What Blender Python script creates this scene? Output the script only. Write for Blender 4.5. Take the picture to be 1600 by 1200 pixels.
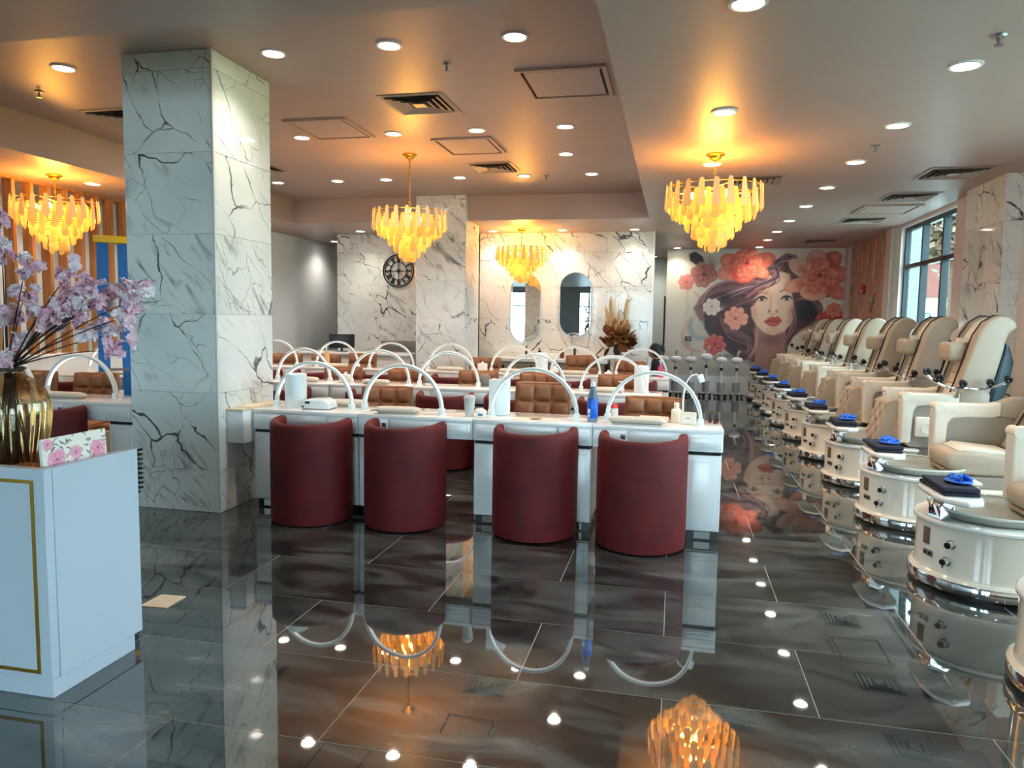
import bpy, bmesh, math, random
import numpy as np
from mathutils import Vector, Matrix

random.seed(7)
PI = math.pi
SC = bpy.context.scene
COL = SC.collection
for o in list(bpy.data.objects):
    bpy.data.objects.remove(o)

# ------------------------------------------------------------------ camera
cam = bpy.data.cameras.new('camera')
cam.sensor_width = 36.0
cam.lens = 1142.0 / 1600 * 36.0
cam.clip_start = 0.05
cam.clip_end = 200
camo = bpy.data.objects.new('camera', cam)
COL.objects.link(camo)
yaw, pitch, roll = 0.2169, 0.0882, 0.0151
fw = Vector((-math.sin(yaw) * math.cos(pitch), math.cos(yaw) * math.cos(pitch), -math.sin(pitch)))
r0 = Vector((math.cos(yaw), math.sin(yaw), 0))
u0 = r0.cross(fw)
rr = r0 * math.cos(roll) + u0 * math.sin(roll)
uu = -r0 * math.sin(roll) + u0 * math.cos(roll)
mw = Matrix((rr, uu, -fw)).transposed().to_4x4()
mw.translation = Vector((0, 0, 1.54))
camo.matrix_world = mw
SC.camera = camo

# ------------------------------------------------------------------ daylight, exposure
world = bpy.data.worlds.new('sky')
SC.world = world
world.use_nodes = True
wn = world.node_tree
wn.nodes.clear()
wo = wn.nodes.new('ShaderNodeOutputWorld')
wb = wn.nodes.new('ShaderNodeBackground')
wb.inputs[0].default_value = (0.72, 0.88, 1.0, 1)      # bright overcast, cool against the warm lamps
wb.inputs[1].default_value = 7.6
wn.links.new(wb.outputs[0], wo.inputs[0])
sun = bpy.data.lights.new('sun', 'SUN')
sun.energy = 2.5
sun.angle = 0.1
sun.color = (1.0, 0.95, 0.85)
suno = bpy.data.objects.new('sun', sun)
COL.objects.link(suno)
suno.rotation_euler = (math.radians(38), 0, math.radians(-160))
SC.view_settings.view_transform = 'Standard'
SC.view_settings.look = 'None'
SC.view_settings.exposure = 0.9
SC.view_settings.gamma = 1.0
SC.view_settings.use_curve_mapping = False
cy = SC.cycles
cy.max_bounces = 9
cy.diffuse_bounces = 5
cy.glossy_bounces = 4
cy.transmission_bounces = 12
cy.transparent_max_bounces = 16
cy.sample_clamp_indirect = 8.0
cy.sample_clamp_direct = 0.0
cy.caustics_reflective = False
cy.caustics_refractive = False
cy.blur_glossy = 0.6
cy.use_denoising = True
cy.use_adaptive_sampling = True
cy.adaptive_threshold = 0.02
DOWN_E, DOWN_W, CHAND_W = 14.0, 36.0, 42.0     # downlight lens radiance and beam power, chandelier bulb power


# ------------------------------------------------------------------ materials
def lin(c):
    def f(v):
        v = v / 255.0
        return v / 12.92 if v <= 0.04045 else ((v + 0.055) / 1.055) ** 2.4
    return tuple(f(v) for v in c)


MATS = {}


def mat(name, rgb=(200, 200, 200), rough=0.5, metal=0.0, spec=0.5, emit=None, es=0.0, trans=0.0, ior=1.45,
        coat=0.0, sheen=0.0, var=0.0, vscale=6.0, bump=0.0, bscale=60.0, sub=0.0):
    if name in MATS:
        return MATS[name]
    m = bpy.data.materials.new(name)
    m.use_nodes = True
    nt = m.node_tree
    b = nt.nodes['Principled BSDF']
    c = lin(rgb) + (1,)
    b.inputs['Base Color'].default_value = c
    b.inputs['Roughness'].default_value = rough
    b.inputs['Metallic'].default_value = metal
    b.inputs['Specular IOR Level'].default_value = spec
    b.inputs['IOR'].default_value = ior
    b.inputs['Transmission Weight'].default_value = trans
    b.inputs['Coat Weight'].default_value = coat
    b.inputs['Coat Roughness'].default_value = 0.05
    b.inputs['Sheen Weight'].default_value = sheen
    if emit:
        b.inputs['Emission Color'].default_value = lin(emit) + (1,)
        b.inputs['Emission Strength'].default_value = es
    tc = None
    if var or bump:
        tc = nt.nodes.new('ShaderNodeTexCoord')
    if var:
        n = nt.nodes.new('ShaderNodeTexNoise')
        n.inputs['Scale'].default_value = vscale
        n.inputs['Detail'].default_value = 5
        nt.links.new(tc.outputs['Object'], n.inputs['Vector'])
        mr = nt.nodes.new('ShaderNodeMapRange')
        mr.inputs[1].default_value = 0.3
        mr.inputs[2].default_value = 0.7
        mr.inputs[3].default_value = 1 - var
        mr.inputs[4].default_value = 1 + var
        nt.links.new(n.outputs[0], mr.inputs[0])
        mx = nt.nodes.new('ShaderNodeVectorMath')
        mx.operation = 'SCALE'
        mx.inputs[0].default_value = c[:3]
        nt.links.new(mr.outputs[0], mx.inputs['Scale'])
        nt.links.new(mx.outputs[0], b.inputs['Base Color'])
    if bump:
        n2 = nt.nodes.new('ShaderNodeTexNoise')
        n2.inputs['Scale'].default_value = bscale
        n2.inputs['Detail'].default_value = 3
        nt.links.new(tc.outputs['Object'], n2.inputs['Vector'])
        bp = nt.nodes.new('ShaderNodeBump')
        bp.inputs['Strength'].default_value = bump
        bp.inputs['Distance'].default_value = 0.01
        nt.links.new(n2.outputs[0], bp.inputs['Height'])
        nt.links.new(bp.outputs[0], b.inputs['Normal'])
    MATS[name] = m
    return m


class NT:
    """small helper around a node tree"""
    def __init__(s, m):
        s.t = m.node_tree
        s.b = s.t.nodes['Principled BSDF']

    def n(s, kind, **kw):
        x = s.t.nodes.new(kind)
        for k, v in kw.items():
            if k.startswith('i_'):
                key = k[2:]
                x.inputs[int(key) if key.isdigit() else key].default_value = v
            else:
                setattr(x, k, v)
        return x

    def l(s, a, b):
        s.t.links.new(a, b)


def randcoord(T):
    tc = T.n('ShaderNodeTexCoord')
    oi = T.n('ShaderNodeObjectInfo')
    mu = T.n('ShaderNodeVectorMath', operation='SCALE', i_0=(37.1, 91.7, 53.3))
    T.l(oi.outputs['Random'], mu.inputs['Scale'])
    ad = T.n('ShaderNodeVectorMath', operation='ADD')
    T.l(tc.outputs['Object'], ad.inputs[0])
    T.l(mu.outputs[0], ad.inputs[1])
    return ad.outputs[0]


def maprange(T, src, a, b, c, d):
    m = T.n('ShaderNodeMapRange', i_1=a, i_2=b, i_3=c, i_4=d)
    m.clamp = True
    T.l(src, m.inputs[0])
    return m.outputs[0]


def mathn(T, op, a, b=None):
    m = T.n('ShaderNodeMath', operation=op)
    for i, v in enumerate((a, b)):
        if v is None:
            continue
        if isinstance(v, (int, float)):
            m.inputs[i].default_value = v
        else:
            T.l(v, m.inputs[i])
    return m.outputs[0]


def mixc(T, fac, c1, c2):
    m = T.n('ShaderNodeMix', data_type='RGBA')
    if isinstance(fac, float):
        m.inputs[0].default_value = fac
    else:
        T.l(fac, m.inputs[0])
    for i, c in ((6, c1), (7, c2)):
        if isinstance(c, tuple):
            m.inputs[i].default_value = c if len(c) == 4 else c + (1,)
        else:
            T.l(c, m.inputs[i])
    return m.outputs[2]


def marble_mat():
    """polished white tile with branching charcoal veins"""
    m = mat('marble_tile', (226, 228, 224), 0.06, spec=0.5)
    T = NT(m)
    co = randcoord(T)
    n0 = T.n('ShaderNodeTexNoise', i_Scale=2.0, i_Detail=4.0, i_Roughness=0.5)
    T.l(co, n0.inputs['Vector'])
    s0 = T.n('ShaderNodeVectorMath', operation='SUBTRACT', i_1=(0.5, 0.5, 0.5))
    T.l(n0.outputs['Color'], s0.inputs[0])
    s1 = T.n('ShaderNodeVectorMath', operation='SCALE')
    s1.inputs['Scale'].default_value = 0.36
    T.l(s0.outputs[0], s1.inputs[0])
    wv = T.n('ShaderNodeVectorMath', operation='ADD')
    T.l(co, wv.inputs[0])
    T.l(s1.outputs[0], wv.inputs[1])
    # long cracks, drawn out along a diagonal of the tile
    mq = T.n('ShaderNodeMapping', vector_type='TEXTURE')
    mq.inputs['Rotation'].default_value = (0, 0, -0.85)
    mq.inputs['Scale'].default_value = (1.7, 0.75, 1.0)
    T.l(wv.outputs[0], mq.inputs['Vector'])
    v1 = T.n('ShaderNodeTexVoronoi', feature='DISTANCE_TO_EDGE', i_Scale=2.1)
    T.l(mq.outputs[0], v1.inputs['Vector'])
    v2 = T.n('ShaderNodeTexVoronoi', feature='DISTANCE_TO_EDGE', i_Scale=4.3)
    T.l(mq.outputs[0], v2.inputs['Vector'])
    w1 = T.n('ShaderNodeTexNoise', i_Scale=3.0, i_Detail=3.0)
    T.l(co, w1.inputs['Vector'])
    wid = maprange(T, w1.outputs[0], 0.40, 0.74, 0.0025, 0.028)
    rat = mathn(T, 'DIVIDE', v1.outputs['Distance'], wid)
    crack = maprange(T, rat, 0.4, 1.0, 1.0, 0.0)
    k = T.n('ShaderNodeTexNoise', i_Scale=1.7, i_Detail=1.0)
    T.l(wv.outputs[0], k.inputs['Vector'])
    crack = mathn(T, 'MULTIPLY', crack, maprange(T, k.outputs[0], 0.36, 0.52, 0.12, 0.95))
    k2 = T.n('ShaderNodeTexNoise', i_Scale=2.6, i_Detail=1.0)
    T.l(co, k2.inputs['Vector'])
    fine = mathn(T, 'MULTIPLY', maprange(T, v2.outputs['Distance'], 0.004, 0.013, 1.0, 0.0), maprange(T, k2.outputs[0], 0.48, 0.62, 0.0, 0.6))
    crack = mathn(T, 'MAXIMUM', crack, fine)
    # wispy charcoal smudges along a diagonal
    mp = T.n('ShaderNodeMapping', vector_type='TEXTURE')
    mp.inputs['Rotation'].default_value = (0, 0, -0.85)
    mp.inputs['Scale'].default_value = (0.45, 0.14, 0.25)
    T.l(co, mp.inputs['Vector'])
    w2 = T.n('ShaderNodeTexNoise', i_Scale=1.0, i_Detail=9.0, i_Roughness=0.68, i_Distortion=0.8)
    T.l(mp.outputs[0], w2.inputs['Vector'])
    w3 = T.n('ShaderNodeTexNoise', i_Scale=1.5, i_Detail=2.0)
    T.l(wv.outputs[0], w3.inputs['Vector'])
    smudge = mathn(T, 'MULTIPLY', maprange(T, w2.outputs[0], 0.53, 0.66, 0.0, 1.0), maprange(T, w3.outputs[0], 0.50, 0.64, 0.0, 0.85))
    fac = mathn(T, 'MAXIMUM', crack, smudge)
    tone = T.n('ShaderNodeTexNoise', i_Scale=1.2, i_Detail=4.0)
    T.l(co, tone.inputs['Vector'])
    base = mixc(T, maprange(T, tone.outputs[0], 0.35, 0.65, 0.0, 1.0), lin((236, 237, 233)), lin((216, 220, 217)))
    T.l(mixc(T, fac, base, lin((62, 66, 70))), T.b.inputs['Base Color'])
    return m


def floor_mat():
    """polished near-black stone tile with smoky clouds"""
    m = mat('floor_tile', (40, 42, 43), 0.025, ior=2.3)
    T = NT(m)
    co = randcoord(T)
    mp = T.n('ShaderNodeMapping')
    mp.inputs['Rotation'].default_value = (0, 0, 0.5)
    mp.inputs['Scale'].default_value = (1.4, 3.2, 1.0)
    T.l(co, mp.inputs['Vector'])
    n1 = T.n('ShaderNodeTexNoise', i_Scale=1.2, i_Detail=6.0, i_Roughness=0.55, i_Distortion=1.0)
    T.l(mp.outputs[0], n1.inputs['Vector'])
    n2 = T.n('ShaderNodeTexNoise', i_Scale=0.9, i_Detail=3.0)
    T.l(co, n2.inputs['Vector'])
    a = maprange(T, n1.outputs[0], 0.40, 0.70, 0.0, 1.0)
    b = maprange(T, n2.outputs[0], 0.35, 0.65, 0.25, 1.0)
    c = mixc(T, mathn(T, 'MULTIPLY', a, b), lin((30, 35, 35)), lin((104, 110, 107)))
    T.l(c, T.b.inputs['Base Color'])
    # the tiles are laid by hand: a touch of waviness bends the reflections
    tc = T.n('ShaderNodeTexCoord')
    nb = T.n('ShaderNodeTexNoise', i_Scale=2.0, i_Detail=1.0)
    T.l(tc.outputs['Object'], nb.inputs['Vector'])
    bp = T.n('ShaderNodeBump', i_Strength=0.12, i_Distance=0.006)
    T.l(nb.outputs[0], bp.inputs['Height'])
    T.l(bp.outputs[0], T.b.inputs['Normal'])
    return m


def wood_mat(name, dark, light, scale=(1.0, 1.0, 14.0)):
    m = mat(name, light, 0.42)
    T = NT(m)
    co = randcoord(T)
    mp = T.n('ShaderNodeMapping')
    mp.inputs['Scale'].default_value = (scale[2], scale[2], scale[0])
    T.l(co, mp.inputs['Vector'])
    n1 = T.n('ShaderNodeTexNoise', i_Scale=2.0, i_Detail=6.0, i_Distortion=0.6)
    T.l(mp.outputs[0], n1.inputs['Vector'])
    T.l(mixc(T, maprange(T, n1.outputs[0], 0.35, 0.65, 0, 1), lin(dark), lin(light)), T.b.inputs['Base Color'])
    return m


def attr_mat(name, rough=0.5):
    m = mat(name, (200, 200, 200), rough)
    T = NT(m)
    a = T.n('ShaderNodeAttribute', attribute_name='paint')
    T.l(a.outputs['Color'], T.b.inputs['Base Color'])
    return m


def velvet_mat():
    m = mat('red_velvet', (112, 12, 20), 0.7, sheen=0.10)
    T = NT(m)
    tc = T.n('ShaderNodeTexCoord')
    n1 = T.n('ShaderNodeTexNoise', i_Scale=3.2, i_Detail=4.0, i_Distortion=0.7)
    T.l(tc.outputs['Object'], n1.inputs['Vector'])
    T.l(mixc(T, maprange(T, n1.outputs[0], 0.3, 0.7, 0, 1), lin((66, 4, 7)), lin((100, 9, 13))), T.b.inputs['Base Color'])
    T.b.inputs['Sheen Tint'].default_value = lin((210, 70, 70)) + (1,)
    return m


def petal_mat(name='amber_petal_glass', es=0.16, mixf=0.38, tint=(240, 208, 146)):
    """frosted amber glass: lets the bulb light through and glows with it"""
    m = bpy.data.materials.new(name)
    m.use_nodes = True
    nt = m.node_tree
    nt.nodes.clear()
    out = nt.nodes.new('ShaderNodeOutputMaterial')
    tr = nt.nodes.new('ShaderNodeBsdfTranslucent')
    oi = nt.nodes.new('ShaderNodeObjectInfo')          # random brightness per petal paints in the shading between them
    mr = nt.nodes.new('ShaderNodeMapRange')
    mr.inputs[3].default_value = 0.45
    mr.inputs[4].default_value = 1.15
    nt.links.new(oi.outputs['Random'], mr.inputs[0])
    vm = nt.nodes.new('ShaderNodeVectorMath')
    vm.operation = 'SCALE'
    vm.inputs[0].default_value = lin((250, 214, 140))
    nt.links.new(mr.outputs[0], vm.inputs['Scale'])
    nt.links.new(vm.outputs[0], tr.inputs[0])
    df = nt.nodes.new('ShaderNodeBsdfPrincipled')
    df.inputs['Base Color'].default_value = lin(tint) + (1,)
    df.inputs['Roughness'].default_value = 0.25
    mx = nt.nodes.new('ShaderNodeMixShader')
    mx.inputs[0].default_value = mixf
    nt.links.new(tr.outputs[0], mx.inputs[1])
    nt.links.new(df.outputs[0], mx.inputs[2])
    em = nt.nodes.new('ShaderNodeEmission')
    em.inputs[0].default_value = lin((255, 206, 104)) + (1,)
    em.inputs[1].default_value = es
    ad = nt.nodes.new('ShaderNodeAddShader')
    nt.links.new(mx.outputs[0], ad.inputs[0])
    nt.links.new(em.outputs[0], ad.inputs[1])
    nt.links.new(ad.outputs[0], out.inputs[0])
    return m


MARBLE = marble_mat()
FLOORT = floor_mat()
VELVET = velvet_mat()
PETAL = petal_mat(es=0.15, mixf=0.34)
PETALO = petal_mat('outer_petal_glass_dim', 0.10, 0.62, (250, 222, 176))  # same glass; outer tier's weaker bulb light put into colour and glow
GROUT = mat('grout', (188, 186, 178), 0.7)
CEIL = mat('grey_taupe_ceiling_paint', (178, 156, 147), 0.42, var=0.03, vscale=2.0)
WHITE = mat('white_lacquer', (236, 238, 238), 0.22, coat=0.3)
WHITEP = mat('white_wall_paint', (226, 228, 226), 0.6)
GREYP = mat('grey_green_wall_paint', (206, 216, 214), 0.6)
GOLD = mat('brushed_gold', (214, 168, 60), 0.25, metal=1.0)
BRASSF = mat('matte_gold_inlay', (168, 132, 50), 0.35, metal=0.8)
CHROME = mat('chrome', (230, 232, 234), 0.06, metal=1.0)
STEEL = mat('brushed_steel', (150, 152, 154), 0.3, metal=1.0)
BLACK = mat('black_plastic', (18, 18, 20), 0.35)
BLACKM = mat('black_iron', (20, 20, 22), 0.5)
CREAM = mat('cream_gelcoat', (238, 230, 214), 0.12, coat=0.5)
CREAML = mat('cream_leather', (230, 218, 200), 0.38, bump=0.12, bscale=120)
TAUPE = mat('taupe_leather', (176, 158, 138), 0.42, bump=0.15, bscale=110)
TAUPED = mat('grey_taupe_leather', (150, 140, 130), 0.45, bump=0.15, bscale=110)
TEAL = mat('dark_teal_shell', (24, 46, 58), 0.3)
TAN = mat('tan_leather', (138, 88, 56), 0.42, var=0.08, vscale=9, bump=0.15, bscale=90)
LAMPW = mat('white_lamp_plastic', (226, 234, 234), 0.35)
BEIGEPAD = mat('beige_vinyl_pad', (206, 196, 180), 0.5)
MIRROR = mat('mirror_glass', (235, 238, 238), 0.005, metal=1.0)
FRAMEG = mat('dark_window_frame', (22, 36, 40), 0.35, metal=0.2)
WOODS = wood_mat('honey_oak_slat', (140, 96, 54), (176, 126, 74))


# ------------------------------------------------------------------ geometry helpers
class G:
    def __init__(s):
        s.v, s.f = [], []

    def add(s, vs, fs):
        b = len(s.v)
        s.v += [tuple(p) for p in vs]
        s.f += [tuple(i + b for i in f) for f in fs]
        return s

    def box(s, x0, x1, y0, y1, z0, z1):
        vs = [(x0, y0, z0), (x1, y0, z0), (x1, y1, z0), (x0, y1, z0), (x0, y0, z1), (x1, y0, z1), (x1, y1, z1), (x0, y1, z1)]
        return s.add(vs, [(3, 2, 1, 0), (4, 5, 6, 7), (0, 1, 5, 4), (1, 2, 6, 5), (2, 3, 7, 6), (3, 0, 4, 7)])

    def rbox(s, x0, x1, y0, y1, z0, z1, r=0.01, seg=2):
        bm = bmesh.new()
        bmesh.ops.create_cube(bm, size=1.0)
        for v in bm.verts:
            v.co = Vector(((x0 + x1) / 2 + v.co.x * (x1 - x0), (y0 + y1) / 2 + v.co.y * (y1 - y0), (z0 + z1) / 2 + v.co.z * (z1 - z0)))
        bmesh.ops.bevel(bm, geom=list(bm.edges) + list(bm.verts), offset=r, segments=seg, profile=0.5, affect='EDGES')
        return s.bm(bm)

    def bm(s, bm):
        bm.verts.index_update()
        s.add([v.co[:] for v in bm.verts], [[v.index for v in f.verts] for f in bm.faces])
        bm.free()
        return s

    def lathe(s, prof, n=24, cx=0.0, cy=0.0, a0=0.0, a1=2 * PI, sx=1.0, sy=1.0):
        full = abs(a1 - a0 - 2 * PI) < 1e-6
        m = n if full else n + 1
        vs = []
        for i in range(m):
            a = a0 + (a1 - a0) * i / n
            for r, z in prof:
                vs.append((cx + r * math.cos(a) * sx, cy + r * math.sin(a) * sy, z))
        k = len(prof)
        fs = []
        for i in range(n):
            j = (i + 1) % m
            for q in range(k - 1):
                fs.append((i * k + q, j * k + q, j * k + q + 1, i * k + q + 1))
        return s.add(vs, fs)

    def cyl(s, cx, cy, z0, z1, r0, r1=None, n=16):
        r1 = r0 if r1 is None else r1
        return s.lathe([(0, z0), (r0, z0), (r1, z1), (0, z1)], n, cx, cy)

    def tube(s, pts, r, n=8, cap=True, flat=1.0):
        pts = [Vector(p) for p in pts]
        k = len(pts)
        rs = r if isinstance(r, (list, tuple)) else [r] * k
        tg = []
        for i in range(k):
            t = pts[min(i + 1, k - 1)] - pts[max(i - 1, 0)]
            tg.append(t.normalized() if t.length > 1e-9 else Vector((0, 0, 1)))
        up = Vector((0, 0, 1)) if abs(tg[0].z) < 0.9 else Vector((0, 1, 0))
        a = tg[0].cross(up).normalized()
        vs = []
        for i in range(k):
            a = (a - tg[i] * a.dot(tg[i]))
            a = a.normalized() if a.length > 1e-6 else tg[i].orthogonal().normalized()
            b = tg[i].cross(a)
            for q in range(n):
                an = 2 * PI * q / n
                vs.append(pts[i] + (a * math.cos(an) + b * math.sin(an) * flat) * rs[i])
        fs = []
        for i in range(k - 1):
            for q in range(n):
                q2 = (q + 1) % n
                fs.append((i * n + q, i * n + q2, (i + 1) * n + q2, (i + 1) * n + q))
        if cap:
            fs.append(tuple(range(n - 1, -1, -1)))
            fs.append(tuple((k - 1) * n + q for q in range(n)))
        return s.add(vs, fs)

    def prism(s, poly, a0, a1, axis='y'):
        """poly: 2D outline; axis y: (x,z) extruded in y; x: (y,z) in x; z: (x,y) in z"""
        n = len(poly)
        def P(p, a):
            return (p[0], a, p[1]) if axis == 'y' else ((a, p[0], p[1]) if axis == 'x' else (p[0], p[1], a))
        vs = [P(p, a0) for p in poly] + [P(p, a1) for p in poly]
        fs = [tuple(range(n)), tuple(range(2 * n - 1, n - 1, -1))]
        fs += [(i, i + n, (i + 1) % n + n, (i + 1) % n) for i in range(n)]
        return s.add(vs, fs)

    def rprism(s, poly, a0, a1, axis='y', r=0.01, seg=2):
        g = G().prism(poly, a0, a1, axis)
        bm = bmesh.new()
        vv = [bm.verts.new(v) for v in g.v]
        for f in g.f:
            bm.faces.new([vv[i] for i in f])
        bmesh.ops.recalc_face_normals(bm, faces=bm.faces)
        bmesh.ops.bevel(bm, geom=list(bm.edges), offset=r, segments=seg, profile=0.5, affect='EDGES', clamp_overlap=True)
        return s.bm(bm)

    def grid(s, fn, nu, nv, wrap=False):
        vs = [fn(i / nu, j / nv) for j in range(nv + 1) for i in range(nu + 1)]
        w = nu + 1
        return s.add(vs, [(j * w + i, j * w + i + 1, (j + 1) * w + i + 1, (j + 1) * w + i) for j in range(nv) for i in range(nu)])

    def ell(s, c, r, n=12, m=8):
        prof = [(math.cos(-PI / 2 + PI * i / m), math.sin(-PI / 2 + PI * i / m)) for i in range(m + 1)]
        g = G().lathe([(max(p[0], 0.0) * 1.0, p[1]) for p in prof], n)
        return s.add([(c[0] + v[0] * r[0], c[1] + v[1] * r[1], c[2] + v[2] * r[2]) for v in g.v], g.f)

    def xf(s, M):
        s.v = [tuple(M @ Vector(p)) for p in s.v]
        return s

    def mesh(s, name, m, ang=38, flat=False, clean=True):
        me = bpy.data.meshes.new(name)
        bm = bmesh.new()
        vv = [bm.verts.new(v) for v in s.v]
        for f in s.f:
            if len(set(f)) >= 3:
                try:
                    bm.faces.new([vv[i] for i in f])
                except ValueError:
                    pass
        if clean:
            bmesh.ops.remove_doubles(bm, verts=bm.verts, dist=1e-5)
            bmesh.ops.recalc_face_normals(bm, faces=bm.faces)
        bm.to_mesh(me)
        bm.free()
        if not flat:
            me.polygons.foreach_set('use_smooth', [True] * len(me.polygons))
            me.set_sharp_from_angle(angle=math.radians(ang))
        if m:
            me.materials.append(m)
        return me


def put(name, me, parent=None, loc=(0, 0, 0), rot=(0, 0, 0), scale=(1, 1, 1)):
    o = bpy.data.objects.new(name, me)
    COL.objects.link(o)
    o.parent = parent
    o.location = loc
    o.rotation_euler = rot
    o.scale = scale
    return o


def part(name, g, m, parent=None, loc=(0, 0, 0), rot=(0, 0, 0), ang=38, flat=False, label=None):
    o = put(name, g.mesh(name, m, ang, flat), parent, loc, rot)
    if label:
        o['label'] = label
    return o


def tag(o, label, cat, group=None, kind=None):
    if label:
        o['label'] = label
    if cat:
        o['category'] = cat
    if group:
        o['group'] = group
    if kind:
        o['kind'] = kind
    return o


def thing(name, label, cat, loc=(0, 0, 0), rz=0.0, group=None):
    o = bpy.data.objects.new(name, None)
    o.empty_display_size = 0.1
    COL.objects.link(o)
    o.location = loc
    o.rotation_euler = (0, 0, rz)
    return tag(o, label, cat, group)


def dup(root, loc, rz=0.0, label=None, scale=None):
    """copy of a thing with copies of its parts and sub-parts"""
    r = root.copy()
    COL.objects.link(r)
    r.location = loc
    r.rotation_euler = (0, 0, rz)
    if scale:
        r.scale = scale
    if label:
        r['label'] = label
    for ch in list(root.children):
        c = ch.copy()
        COL.objects.link(c)
        c.parent = r
        for g in list(ch.children):
            d = g.copy()
            COL.objects.link(d)
            d.parent = c
    return r


def struct(name, g, m, label, flat=True, cat=None):
    o = part(name, g, m, flat=flat)
    o['kind'] = 'structure'
    o['label'] = label
    return o


def bez(p0, p1, p2, n=12):
    p0, p1, p2 = Vector(p0), Vector(p1), Vector(p2)
    return [p0 * (1 - t) ** 2 + p1 * 2 * t * (1 - t) + p2 * t * t for t in [i / n for i in range(n + 1)]]


ORD = ['first', 'second', 'third', 'fourth', 'fifth', 'sixth', 'seventh', 'eighth', 'ninth', 'tenth', 'eleventh', 'twelfth']


# ================================================================== THE SETTING
ZS, ZT = 3.11, 3.50            # soffit and raised tray ceiling
TX0, TX1, TY0, TY1 = -6.35, -0.43, 3.68, 11.5
XR = 3.45                      # right wall
YB = 16.4                      # mural wall
YF = -8.5                      # wall behind the camera
XL = -9.0

# ---- floor: slab with the light joint showing between laid tiles
fl = struct('floor', G().box(XL, XR + 0.2, YF, 19.2, -0.12, -0.0012), GROUT, 'polished dark stone tile floor with thin pale joints')
TW, TH, GAP = 1.218, 0.6135, 0.0030


def tile_mesh(w, h, t, m, name='tile', c=0.0012):
    g = G()
    a, b = w / 2, h / 2
    g.add([(-a, -b, 0), (a, -b, 0), (a, b, 0), (-a, b, 0), (-a, -b, t - c), (a, -b, t - c), (a, b, t - c), (-a, b, t - c),
           (-a + c, -b + c, t), (a - c, -b + c, t), (a - c, b - c, t), (-a + c, b - c, t)],
          [(8, 9, 10, 11), (0, 1, 5, 4), (1, 2, 6, 5), (2, 3, 7, 6), (3, 0, 4, 7),
           (4, 5, 9, 8), (5, 6, 10, 9), (6, 7, 11, 10), (7, 4, 8, 11)])
    return g.mesh(name, m, flat=True)


TM = {}


def floor_tile(x0, x1, yc):
    w = round(x1 - x0 - GAP, 3)
    if w < 0.05:
        return
    if w not in TM:
        TM[w] = tile_mesh(w, TH - GAP, 0.004, FLOORT, 'tile', 0.0007)
    put('tile', TM[w], fl, ((x0 + x1) / 2, yc, -0.004))


row = 0
y = 2.33 - 2 * TH
while y < YB - 0.02:
    yc = y + TH / 2
    off = 0.0 if (row % 2 == 0) else TW / 2
    xlo = max(XL + 0.05, -1.25 * yc - 2.6)
    xhi = min(XR - 0.01, 0.46 * yc + 2.0)
    x = -12 * TW + off
    while x < xhi:
        a, b = max(x, XL + 0.02), min(x + TW, XR - 0.01)
        if b > xlo and b > a:
            floor_tile(a, b, yc)
        x += TW
    y += TH
    row += 1
ft = part('floor_margin', G().box(XL, XR, YF, 2.33 - 2 * TH, -0.004, 0.0).box(XL, 0.0, YB + 0.03, 19.1, -0.004, 0.0), FLOORT, fl, flat=True)

# ---- ceiling: dropped soffit with a raised tray
g = G()
xs = [XL, TX0, TX1, XR + 0.1]
ys = [YF, TY0, TY1, 19.1]
for i in range(3):
    for j in range(3):
        if i == 1 and j == 1:
            continue
        g.add([(xs[i], ys[j], ZS), (xs[i + 1], ys[j], ZS), (xs[i + 1], ys[j + 1], ZS), (xs[i], ys[j + 1], ZS)], [(3, 2, 1, 0)])
g.add([(TX0, TY0, ZT), (TX1, TY0, ZT), (TX1, TY1, ZT), (TX0, TY1, ZT), (TX0, TY0, ZS), (TX1, TY0, ZS), (TX1, TY1, ZS), (TX0, TY1, ZS)],
      [(3, 2, 1, 0), (0, 1, 5, 4), (1, 2, 6, 5), (2, 3, 7, 6), (3, 0, 4, 7)])
g.box(XL, XR + 0.1, YF, 19.1, ZT + 0.25, ZT + 0.35)
struct('ceiling', g, CEIL, 'grey taupe ceiling with a raised tray over the nail tables')

# ---- marble-clad pieces: a core with proud tiles
TILES = {}


def clad(parent, o, ux, uz, width, z0, z1, first=0.33, rows=0.607, tw=1.215, stagger=True, shift=0.0):
    """lay tiles on the vertical face starting at o (x,y), running along unit (ux[0],ux[1]); outward normal uz"""
    ang = math.atan2(ux[1], ux[0])
    zz = [z0]
    z = z0 + first
    while z < z1 - 0.02:
        zz.append(z)
        z += rows
    zz.append(z1)
    for k in range(len(zz) - 1):
        h = zz[k + 1] - zz[k]
        s = -(tw / 2 if (stagger and k % 2) else 0.0) - shift
        while s < width:
            a, b = max(s, 0.0), min(s + tw, width)
            s += tw
            if b - a < 0.03:
                continue
            w = b - a
            key = (round(w, 3), round(h, 3))
            if key not in TILES:
                TILES[key] = tile_mesh(w - 0.003, h - 0.003, 0.009, MARBLE, 'marble_tile', 0.0015)
            c = (o[0] + ux[0] * (a + b) / 2, o[1] + ux[1] * (a + b) / 2, (zz[k] + zz[k + 1]) / 2)
            R = Matrix(((ux[0], 0, uz[0]), (ux[1], 0, uz[1]), (0, 1, 0))).to_4x4()
            t = put('tile', TILES[key], parent)
            t.matrix_local = Matrix.Translation(c) @ R


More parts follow.
